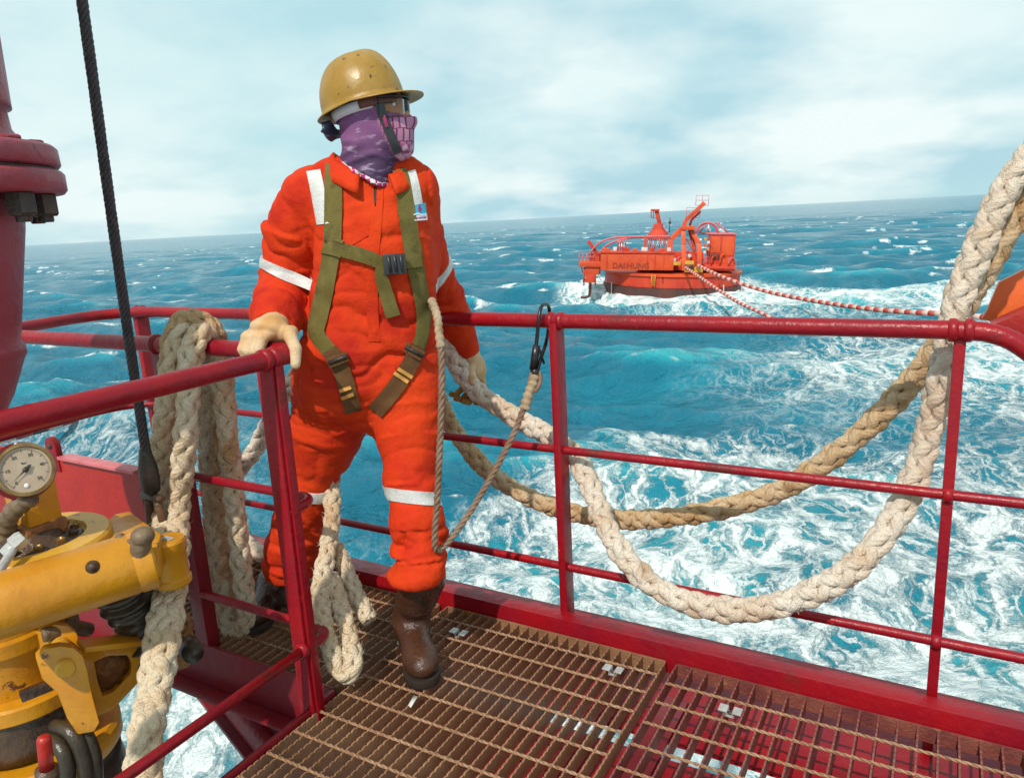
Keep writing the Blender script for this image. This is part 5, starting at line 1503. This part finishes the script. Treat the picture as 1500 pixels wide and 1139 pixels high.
obj('feed_pipe', tube(spline([(-1.262, 1.920, 0.348), (-1.298, 1.980, 0.401), (-1.324, 2.020, 0.446)], 0.01), 0.017, 12), GREYBROWN, mc)
obj('stop_bar', bar((-1.316, 1.740, 0.261), (-1.249, 1.780, 0.270), 0.02, 0.03, up, 0.004), GREASE, mc, True, 40)
rr_ = np.array((-1.175, 1.600, 0.242)); r2_ = np.array((-1.185, 1.600, 0.153))
obj('red_handle', tube([rr_ + (r2_ - rr_) * f for f in (-0.02, 0.03, 0.1, 0.5, 1.0)], [0.009, 0.0145, 0.0165, 0.0165, 0.0165], 16), RED_BRIGHT, mc)
obj('handle_socket', tube([r2_, r2_ + (r2_ - rr_) * 0.8], 0.026, 14), GREASE, mc)
for hs in (((-1.301, 1.820, 0.115), (-1.232, 1.780, 0.120), (-1.200, 1.760, 0.054), (-1.196, 1.740, -0.047)), ((-1.276, 1.840, 0.107), (-1.213, 1.800, 0.104), (-1.185, 1.780, 0.036), (-1.188, 1.760, -0.065)), ((-1.312, 1.800, 0.093), (-1.255, 1.760, 0.095), (-1.233, 1.740, 0.051), (-1.233, 1.720, -0.027))):
    obj('control_hose', tube(spline(hs, 0.01), 0.020, 12), RUBBER, mc)
# rusty fittings on the far side of the rope
obj('rusty_lug', bevelled((lambda p: prism(p, vd, 0.07))([(-1.105, 2.100, 0.245), (-1.014, 2.100, 0.205), (-1.014, 2.100, 0.146), (-1.051, 2.100, 0.094), (-1.140, 2.100, 0.070)]), 0.006), RUST_OR, mc, True, 40)
obj('rusty_ring', tube(spline([(-1.050, 2.060, 0.242), (-1.035, 2.060, 0.286), (-1.010, 2.060, 0.290), (-1.007, 2.060, 0.255), (-1.027, 2.060, 0.229)], 0.006), 0.010, 10), RUST_OR, mc)
obj('black_nozzle', lathe((-1.009, 2.050, 0.188), nrm(np.array([0.5, -0.8, 0.1])), [(0.001, -0.03), (0.030, -0.03), (0.033, 0.0), (0.030, 0.04), (0.020, 0.045), (0.018, 0.06), (0.001, 0.06)], 18), RUBBER, mc)
# gauge on its block
gp = np.array((-1.239, 1.820, 0.848))
gn = nrm(EYE - gp + np.array([0.35, 0.1, 0.10]))
gx = nrm(np.cross(gn, up)) * -1
gy = np.cross(gn, gx)
if gy[2] < 0: gy = -gy; 
gx = np.cross(gy, gn)
obj('gauge_block', box((AX[0] + 0.012, AX[1] + 0.02, zt + 0.085), E1, E2, EZ, 0.052, 0.045, 0.085, 0.012), YEL, mc, True, 40)
obj('gauge_block_foot', box((AX[0] + 0.012, AX[1] + 0.015, zt + 0.025), E1, E2, EZ, 0.058, 0.055, 0.022, 0.008), RUST_OR, mc, True, 40)
ga = obj('pressure_gauge', lathe(gp - gn * 0.045, gn, [(0.001, 0), (0.066, 0), (0.070, 0.006), (0.070, 0.036), (0.077, 0.040), (0.079, 0.048), (0.076, 0.056), (0.068, 0.058), (0.066, 0.050), (0.001, 0.049)], 56), BRASS, mc, True, 35)
obj('gauge_flange', lathe(gp - gn * 0.052, gn, [(0.001, 0), (0.084, 0), (0.086, 0.003), (0.084, 0.006), (0.001, 0.006)], 48), RED_DULL, ga, True, 35)
obj('flange_screw', ball(gp - gn * 0.044 + gy * 0.080, 0.006, 10, 7), GALV, ga)
obj('dial_plate', lathe(gp + gn * 0.004, gn, [(0.001, 0.0), (0.066, 0.0), (0.066, 0.0015), (0.001, 0.0016)], 48), DIAL, ga, True, 35)
fz = gp + gn * 0.0064
def on_dial(a, r):
    return fz + (gx * math.cos(a) + gy * math.sin(a)) * r
tk = []
for i in range(51):
    a = R(228 - 276 * i / 50)
    l = 0.008 if i % 5 == 0 else 0.0045
    w_ = 0.0007 if i % 5 == 0 else 0.00035
    tk.append(box(on_dial(a, 0.060 - l / 2), gx * math.cos(a) + gy * math.sin(a), np.cross(gn, gx * math.cos(a) + gy * math.sin(a)), gn, l / 2, w_, 0.0003))
o = obj('dial_ticks', join(*tk), BLACK, ga, False); o['kind'] = 'stuff'
def text(parent, name, body, c, ex, ey, size, m, ext=0.0004):
    cu = bpy.data.curves.new(name, 'FONT')
    cu.body = body; cu.size = size; cu.align_x = 'CENTER'; cu.align_y = 'CENTER'; cu.extrude = ext
    cu.materials.append(m)
    tmp = bpy.data.objects.new('tmp', cu); COL.objects.link(tmp)
    bpy.context.view_layer.update()
    me = bpy.data.meshes.new_from_object(tmp.evaluated_get(bpy.context.evaluated_depsgraph_get()))
    bpy.data.objects.remove(tmp); me.name = name
    o = bpy.data.objects.new(name, me); COL.objects.link(o)
    ex, ey = nrm(ex), nrm(ey)
    ez = np.cross(ex, ey)
    o.parent = parent
    M = Matrix(((ex[0], ey[0], ez[0]), (ex[1], ey[1], ez[1]), (ex[2], ey[2], ez[2]))).to_4x4()
    o.matrix_local = Matrix.Translation(Vector(np.asarray(c) - BASE[parent])) @ M
    return o
for i, s in enumerate(('0', '10', '20', '30', '40', '50')):
    text(ga, 'dial_number', s, on_dial(R(228 - 276 * i / 5), 0.044), gx, gy, 0.013, BLACK)
text(ga, 'dial_unit', 'bar', on_dial(R(90), 0.020), gx, gy, 0.010, BLACK)
na = R(216)
obj('needle', prism([on_dial(na, 0.052) + gn * 0.004, on_dial(na + 0.06, 0.02) + gn * 0.004, on_dial(na + R(160), 0.014) + gn * 0.004, on_dial(na + R(180), 0.020) + gn * 0.004, on_dial(na + R(200), 0.014) + gn * 0.004, on_dial(na - 0.06, 0.02) + gn * 0.004], gn, 0.001), BLACK, ga, False)
obj('needle_hub', lathe(fz + gn * 0.003, gn, [(0.008, 0), (0.008, 0.003), (0.001, 0.004)], 16), BLACK, ga)
obj('dial_seal', lathe(on_dial(R(262), 0.046), gn, [(0.007, 0), (0.006, 0.0015), (0.001, 0.002)], 14), WHITE_EYE, ga)
for o in [ga] + list(ga.children):     # a 130 mm gauge
    c_ = Vector(gp - BASE[mc])
    if o.location.length > 1e-6:
        o.location = c_ + (o.location - c_) * 0.87; o.scale = (0.87, 0.87, 0.87)
    else:
        for v_ in o.data.vertices:
            v_.co = c_ + (v_.co - c_) * 0.87
obj('gauge_stem', tube(spline([gp - gn * 0.02 - gy * 0.07, (-1.312, 1.840, 0.726), (-1.344, 1.860, 0.682), (-1.373, 1.880, 0.620)], 0.006), 0.022 + 0.003 * np.sin(np.arange(len(spline([gp - gn * 0.02 - gy * 0.07, (-1.312, 1.840, 0.726), (-1.344, 1.860, 0.682), (-1.373, 1.880, 0.620)], 0.006))) * 1.1), 12), GREYBROWN, mc)
obj('nut_fitting', lathe((-1.279, 1.780, 0.664), nrm(np.array([-0.6, -0.5, -0.5])), [(0.018, -0.03), (0.022, -0.02), (0.022, 0.0), (0.016, 0.005), (0.013, 0.03)], 6), GALV, mc, True, 30)
obj('steel_hose', tube(spline([(-1.276, 1.780, 0.660), (-1.264, 1.720, 0.647), (-1.262, 1.660, 0.626), (-1.290, 1.600, 0.590)], 0.01), 0.0105, 10), GALV, mc)

# ------------------------------------------------------------------ the loading buoy astern
B_OR = mat('buoy_orange_paint', (0.66, 0.085, 0.012), 0.5, (0.52, 0.045, 0.010), 0.9, spots=((0.16, 0.035, 0.02), 0.66, 1.6), bump=0.2, bscale=6)
B_RED = mat('buoy_red_paint', (0.60, 0.055, 0.012), 0.5, (0.42, 0.022, 0.012), 0.9, spots=((0.10, 0.02, 0.015), 0.61, 1.5), stretch=(1, 1, 0.4))
B_DARK = mat('buoy_fouled_waterline', (0.105, 0.028, 0.020), 0.55, (0.05, 0.025, 0.022), 0.9, spots=((0.22, 0.05, 0.02), 0.63, 2.0), stretch=(1, 1, 0.35))
B_PINK = mat('buoy_pink_tubing', (0.62, 0.14, 0.16), 0.5, (0.55, 0.08, 0.08), 2)
B_YEL = mat('buoy_yellow_paint', (0.62, 0.33, 0.02), 0.5, (0.5, 0.22, 0.02), 3)
B_WHITE = mat('buoy_pale_fittings', (0.62, 0.56, 0.55), 0.5)
B_BLK = mat('buoy_black_lettering', (0.16, 0.03, 0.015), 0.6)
BC = np.array((16.143, 74.000, -5.397))
az, rl = math.atan2(BC[0], BC[1]), R(3.0)
BX = np.array([math.cos(az) * math.cos(rl), -math.sin(az) * math.cos(rl), -math.sin(rl)])
BY = np.array([math.sin(az), math.cos(az), 0.0])
BZ = np.cross(BX, BY)
bu = thing('loading_buoy', 'orange turret loading buoy heeling in the swell with cranes and a cabin', 'buoy', BC)
S5 = 78.5
def b(x, y, dep=0.0):      # buoy plan in its own axes: x across, y height (drawing units), depth in metres
    return BC + BX * (x - 820) / S5 + BZ * (720 - y) / S5 + BY * dep
def bbox(name, x0, x1, y0, y1, d0, d1, m, parent=bu, bev=0.05):
    c = (b(x0, y0, d0) + b(x1, y1, d1)) / 2
    return obj(name, box(c, BX, BY, BZ, abs(x1 - x0) / 2 / S5, abs(d1 - d0) / 2, abs(y1 - y0) / 2 / S5, bev), m, parent, True, 40)
def bbar(name, pts, w, m, parent=bu, h=None):
    return obj(name, join(*[bar(p, q_, w, h or w, BY, 0.03) for p, q_ in zip(pts[:-1], pts[1:])]), m, parent, True, 40)
def btube(name, pts, r, m=None, parent=bu, sides=8):
    return obj(name, tube(spline(pts, 0.15), r, sides), m or B_PINK, parent)
obj('hull_skirt', lathe(b(820,720,0), BZ, [(1, -3.5), (6.62, -3.5), (6.62, -0.05), (6.45, -0.02), (1, -0.02)], 72), B_DARK, bu, True, 35)
obj('hull_band', lathe(b(820,720,0), BZ, [(1, -0.02), (6.40, -0.02), (6.46, 0.0), (6.46, 0.95), (6.4, 0.98), (1, 0.98)], 72), B_RED, bu, True, 35)
obj('deck_rim', lathe(b(820,720,0), BZ, [(1, 0.98), (6.55, 0.98), (6.62, 1.02), (6.62, 1.20), (6.55, 1.24), (1, 1.24)], 72), B_OR, bu, True, 35)
for x in (385, 1185, 1335):
    a = math.asin(max(-0.99, min(0.99, (x - 820) / S5 / 6.68)))
    btube('draught_line', [b(x, 700, -6.72 * math.cos(a)), b(x + 3, 750, -6.75 * math.cos(a)), b(x, 800, -6.72 * math.cos(a))], 0.05, B_WHITE)
ld = obj('hull_ladder', join(bar(b(682, 625, -6.55), b(682, 705, -6.55), 0.06, 0.06), bar(b(706, 625, -6.55), b(706, 705, -6.55), 0.06, 0.06)), B_YEL, bu)
for i in range(6):
    obj('rung', rod(b(682, 632 + i * 13, -6.55), b(706, 632 + i * 13, -6.55), 0.03, 6), B_YEL, ld)
# box girder with the name
g = bbox('box_girder', 315, 830, 482, 598, -5.9, -4.4, B_OR)
bbox('girder_flange', 308, 836, 466, 482, -6.0, -4.3, B_RED, g)
for x in (360, 645, 700, 760):
    bbox('stiffener', x - 3, x + 3, 484, 596, -5.96, -5.9, B_RED, g, 0.01)
text(bu, 'lettering', 'DAI', b(445, 570, -5.93), BX, BZ, 0.70, B_BLK, 0.01)
text(bu, 'lettering', 'HUNG', b(582, 570, -5.93), BX, BZ, 0.70, B_BLK, 0.01)
bbox('back_girder', 330, 1060, 500, 600, 2.5, 4.0, B_RED)
bbox('turntable', 560, 1260, 560, 606, -4.2, 4.6, B_RED)
for i, x in enumerate((330, 400, 470, 540, 600, 660, 720, 780)):
    bbox('deck_locker', x, x + (26 if i % 2 else 44), 448 - (8 if i % 3 else 0), 466, -5.5, -4.8, (B_OR, B_WHITE, B_RED)[i % 3], bu, 0.03)
# mooring platform on the left
bbox('side_platform', 152, 330, 545, 585, -5.2, -2.6, B_OR)
bbox('winch_house', 220, 300, 485, 548, -5.0, -3.2, B_OR)
bbar('davit', [b(290, 500, -4.9), b(215, 398, -4.9)], 0.32, B_RED)
for x in (152, 180, 208, 236, 262):
    obj('rail_post', rod(b(x, 488, -5.1), b(x, 548, -5.1), 0.035, 6), B_PINK, bu)
for y in (488, 516):
    obj('hand_rail', rod(b(150, y, -5.1), b(264, y, -5.1), 0.035, 6), B_PINK, bu)
for x0, x1 in ((165, 200), (200, 235), (235, 270)):
    obj('lattice_brace', rod(b(x0, 588, -4.6), b(x1, 700, -4.6), 0.05, 6), B_PINK, bu)
    obj('lattice_brace', rod(b(x1, 588, -4.6), b(x0 + 15, 700, -4.6), 0.05, 6), B_RED, bu)
bbox('hanging_cage', 200, 270, 640, 700, -5.0, -3.8, B_RED)
bbox('hanging_block', 196, 300, 586, 642, -5.0, -3.4, B_OR)
for x in (190, 232, 274):
    obj('cage_leg', rod(b(x, 590, -4.9), b(x, 722, -4.9), 0.07, 6), B_RED, bu)
btube('drain_pipe', [b(232, 700, -4.5), b(232, 770, -4.5), b(222, 805, -4.5), b(165, 815, -4.5)], 0.14, B_DARK)
# curved pipes, standards and ribs
btube('loop_pipe', [b(235, 480, -5.2), b(300, 410, -5.2), b(420, 372, -5.2), b(620, 366, -5.2), b(800, 362, -5.2)], 0.085)
btube('loop_pipe', [b(300, 472, -3.0), b(350, 430, -3.0), b(480, 384, -3.0), b(640, 376, -3.0)], 0.085)
btube('loop_pipe', [b(1000, 340, -3), b(1060, 348, -3), b(1250, 352, -3)], 0.085)
for x in (430, 447, 464, 484):
    obj('standard', rod(b(x, 378, -4.6), b(x, 470, -4.6), 0.06, 6), B_PINK, bu)
bbox('standard_frame', 616, 634, 362, 470, -5.3, -4.9, B_RED, bu, 0.02)
for i in range(9):
    obj('cooling_rib', rod(b(642 + i * 16, 462, -4.4), b(650 + i * 16, 380, -4.4), 0.055, 6), B_PINK if i % 2 else B_WHITE, bu)
bbox('back_plate', 640, 786, 372, 384, -4.6, -4.2, B_RED, bu, 0.02)
# small crane
obj('crane_pedestal', lathe(b(708, 362, -2.5), BZ, [(1.0, 0), (0.95, 0.1), (0.55, 0.55), (0.42, 1.0), (0.3, 1.1)], 6), B_RED, bu, False)
bbar('crane_jib', [b(722, 300, -2.5), b(690, 182, -2.5)], 0.38, B_RED)
bbox('crane_head', 650, 712, 174, 190, -2.9, -2.1, B_RED)
for p, q_ in (((652, 180), (655, 238)), ((655, 238), (690, 236)), ((668, 190), (672, 240))):
    obj('cage_bar', rod(b(*p, -2.7), b(*q_, -2.7), 0.05, 6), B_PINK, bu)
obj('aerial', rod(b(790, 345, -2), b(790, 235, -2), 0.04, 6), B_DARK, bu)
obj('aerial_lamp', ball(b(790, 270, -2), 0.13, 10, 7), B_DARK, bu)
btube('stay', [b(780, 350, -2.4), b(740, 300, -2.4), b(722, 262, -2.4)], 0.06)
# A-frame with the big boom
bbar('frame_leg', [b(802, 600, -5.4), b(800, 385, -5.2), b(872, 312, -4.9)], 0.44, B_OR)
bbar('frame_leg', [b(905, 596, -6.1), b(893, 420, -5.7), b(884, 300, -5.3)], 0.42, B_OR)
bbar('frame_leg', [b(1010, 586, -5.6), b(998, 410, -5.3), b(940, 318, -5.0)], 0.42, B_OR)
bbar('frame_leg', [b(978, 590, -4.8), b(968, 440, -4.7), b(930, 320, -4.6)], 0.34, B_RED)
bbox('frame_head', 868, 962, 290, 318, -5.7, -4.4, B_OR)
bbar('frame_brace', [b(730, 525, -5.5), b(800, 420, -5.3)], 0.12, B_RED)
bbar('frame_brace', [b(910, 380, -5.0), b(985, 500, -4.9)], 0.12, B_RED)
bbar('boom', [b(890, 292, -4.9), b(896, 256, -4.9), b(1022, 132, -4.9)], 0.36, B_OR)
bbar('boom', [b(930, 290, -4.2), b(940, 250, -4.2), b(1000, 190, -4.2)], 0.22, B_RED)
for (x0, x1, y0, y1, dd) in ((962, 1048, 82, 150, -4.9), (902, 992, 165, 235, -4.5)):
    for x in (x0, (x0 + x1) / 2, x1):
        obj('cage_bar', rod(b(x, y0, dd), b(x, y1, dd), 0.022, 6), B_PINK, bu)
    for y in (y0, (y0 + y1) / 2, y1):
        obj('cage_bar', rod(b(x0, y, dd), b(x1, y, dd), 0.022, 6), B_PINK, bu)
# fairleads, cabin, hoops
bbox('fairlead', 905, 968, 528, 604, -6.5, -5.6, B_YEL)
bbox('fairlead', 972, 1030, 570, 606, -6.5, -5.6, B_YEL)
bbox('chain_stopper', 812, 880, 540, 562, -5.9, -5.0, B_YEL)
bbox('chain_stopper', 900, 950, 488, 508, -5.2, -4.4, B_WHITE)
obj('fairlead_roller', rod(b(905, 566, -6.6), b(965, 566, -6.6), 0.2, 12), B_DARK, bu)
cb_ = bbox('cabin', 1078, 1252, 352, 572, -4.0, 0.5, B_RED)
bbox('cabin_panel', 1086, 1150, 366, 480, -4.06, -4.0, B_OR, cb_, 0.02)
bbox('cabin_panel', 1162, 1246, 366, 500, -4.06, -4.0, B_OR, cb_, 0.02)
bbox('cabin_panel', 1162, 1246, 508, 566, -4.06, -4.0, B_OR, cb_, 0.02)
bbox('cabin_panel', 1086, 1150, 490, 528, -4.06, -4.0, B_DARK, cb_, 0.02)
bbox('cabin_roof', 1072, 1260, 344, 352, -4.1, 0.6, B_PINK, cb_, 0.02)
bbox('cabin_base', 1030, 1256, 572, 590, -4.6, 0.5, B_RED)
for i in range(5):
    bbox('meter_cabinet', 1034 + (i % 2) * 22, 1052 + (i % 2) * 22, 372 + i * 23, 392 + i * 23, -4.5, -4.2, (B_YEL, B_WHITE, B_OR)[i % 3], bu, 0.02)
btube('hoop', [b(1060 - 78 * math.cos(a), 345 - 74 * math.sin(a), -2.0) for a in np.linspace(0, math.pi, 13)], 0.085)
btube('hoop', [b(1072 - 70 * math.cos(a), 345 - 66 * math.sin(a), 1.0) for a in np.linspace(0, math.pi, 13)], 0.07)
for p, q_ in (((1130, 276), (1212, 342)), ((1050, 285), (1010, 340)), ((1124, 276), (1150, 276))):
    obj('brace_tube', rod(b(*p, -1.5), b(*q_, -1.5), 0.07, 6), B_PINK, bu)
obj('marker_cone', lathe(b(1066, 340, -2.5), BZ, [(0.18, 0), (0.12, 0.4), (0.04, 0.75)], 10), B_WHITE, bu)
for x in (1262, 1300, 1336):
    obj('rail_post', rod(b(x, 545 + (x - 1262) * 0.3, -1.5), b(x, 606, -1.5), 0.035, 6), B_PINK, bu)

g_ = np.random.default_rng(4)
for i in range(34):     # deck clutter: valves, lockers, pipe stubs
    x = g_.uniform(570, 1240); dd = g_.uniform(-4.0, 1.5); w_ = g_.uniform(8, 26); h_ = g_.uniform(10, 60)
    if i % 3 == 0:
        obj('vent_pipe', lathe(b(x, 562, dd), BZ, [(0.10, 0), (0.10, h_ * 1.6 / S5), (0.19, h_ * 1.6 / S5), (0.19, h_ * 1.6 / S5 + 0.16), (0.02, h_ * 1.6 / S5 + 0.2)], 8), (B_PINK, B_OR, B_RED)[i % 3], bu, True, 35)
    else:
        bbox('deck_valve', x, x + w_, 562 - h_, 562, dd, dd + 0.5, (B_OR, B_RED, B_RED, B_WHITE, B_YEL)[g_.integers(0, 5)], bu, 0.03)
for i in range(7):
    x = 850 + i * 60
    btube('deck_pipe', [b(x, 560, -4.4), b(x + 8, 520 - 10 * (i % 3), -4.4), b(x + 34, 512 - 10 * (i % 3), -4.2), b(x + 50, 560, -3.8)], 0.07, (B_PINK, B_RED, B_OR)[i % 3])
# ------------------------------------------------------------------ float lines
F_OR = mat('orange_hose_float', (0.52, 0.055, 0.03), 0.6, (0.36, 0.035, 0.02), 3)
F_WH = mat('pale_hose_float', (0.62, 0.40, 0.36), 0.6)
F_BK = mat('dark_hose_float', (0.05, 0.035, 0.03), 0.6)
def float_line(label, pts, r, seg, mats, group=None):
    P = spline(pts, seg)
    t = thing('float_line', label, 'hawser', P[0], group)
    obj('core_line', tube(P, r * 0.6, 6), F_WH, t)
    ms = [mesh('float', *tube(np.array([[0, 0, -0.5], [0, 0, -0.46], [0, 0, 0.46], [0, 0, 0.5]]) * seg, [r * 0.7, r, r, r * 0.7], 8), m_) for m_ in mats]
    for i in range(len(P) - 1):
        k = i % len(mats)
        o = link('float', ms[k], t, (P[i] + P[i + 1]) / 2 - P[0])
        o.rotation_euler = Vector(P[i + 1] - P[i]).to_track_quat('Z', 'Y').to_euler()
float_line('upper striped mooring line running right from the orange buoy', [(16.921, 67.000, -3.375), (17.563, 61.000, -4.044), (19.194, 56.000, -4.771), (20.813, 50.000, -5.033), (21.972, 44.000, -4.939), (23.445, 39.000, -4.682), (24.325, 36.000, -4.590)], 0.15, 0.40, (F_OR, F_WH))
float_line('lower striped mooring line dipping into the sea in front of the buoy', [(15.785, 66.800, -3.482), (15.775, 60.500, -4.076), (15.931, 56.000, -4.649), (16.035, 52.000, -5.039), (16.298, 48.500, -5.298), (16.834, 46.500, -5.643)], 0.12, 0.36, (F_OR, F_WH))
float_line('orange and black float line under the near rail at left', [(-20.063, 26.203, -5.700), (-19.338, 27.359, -5.700), (-18.804, 28.374, -5.700), (-18.298, 29.579, -5.700), (-17.983, 31.050, -5.700), (-17.696, 34.007, -5.800)], 0.14, 0.6, (F_OR, F_BK, F_WH))
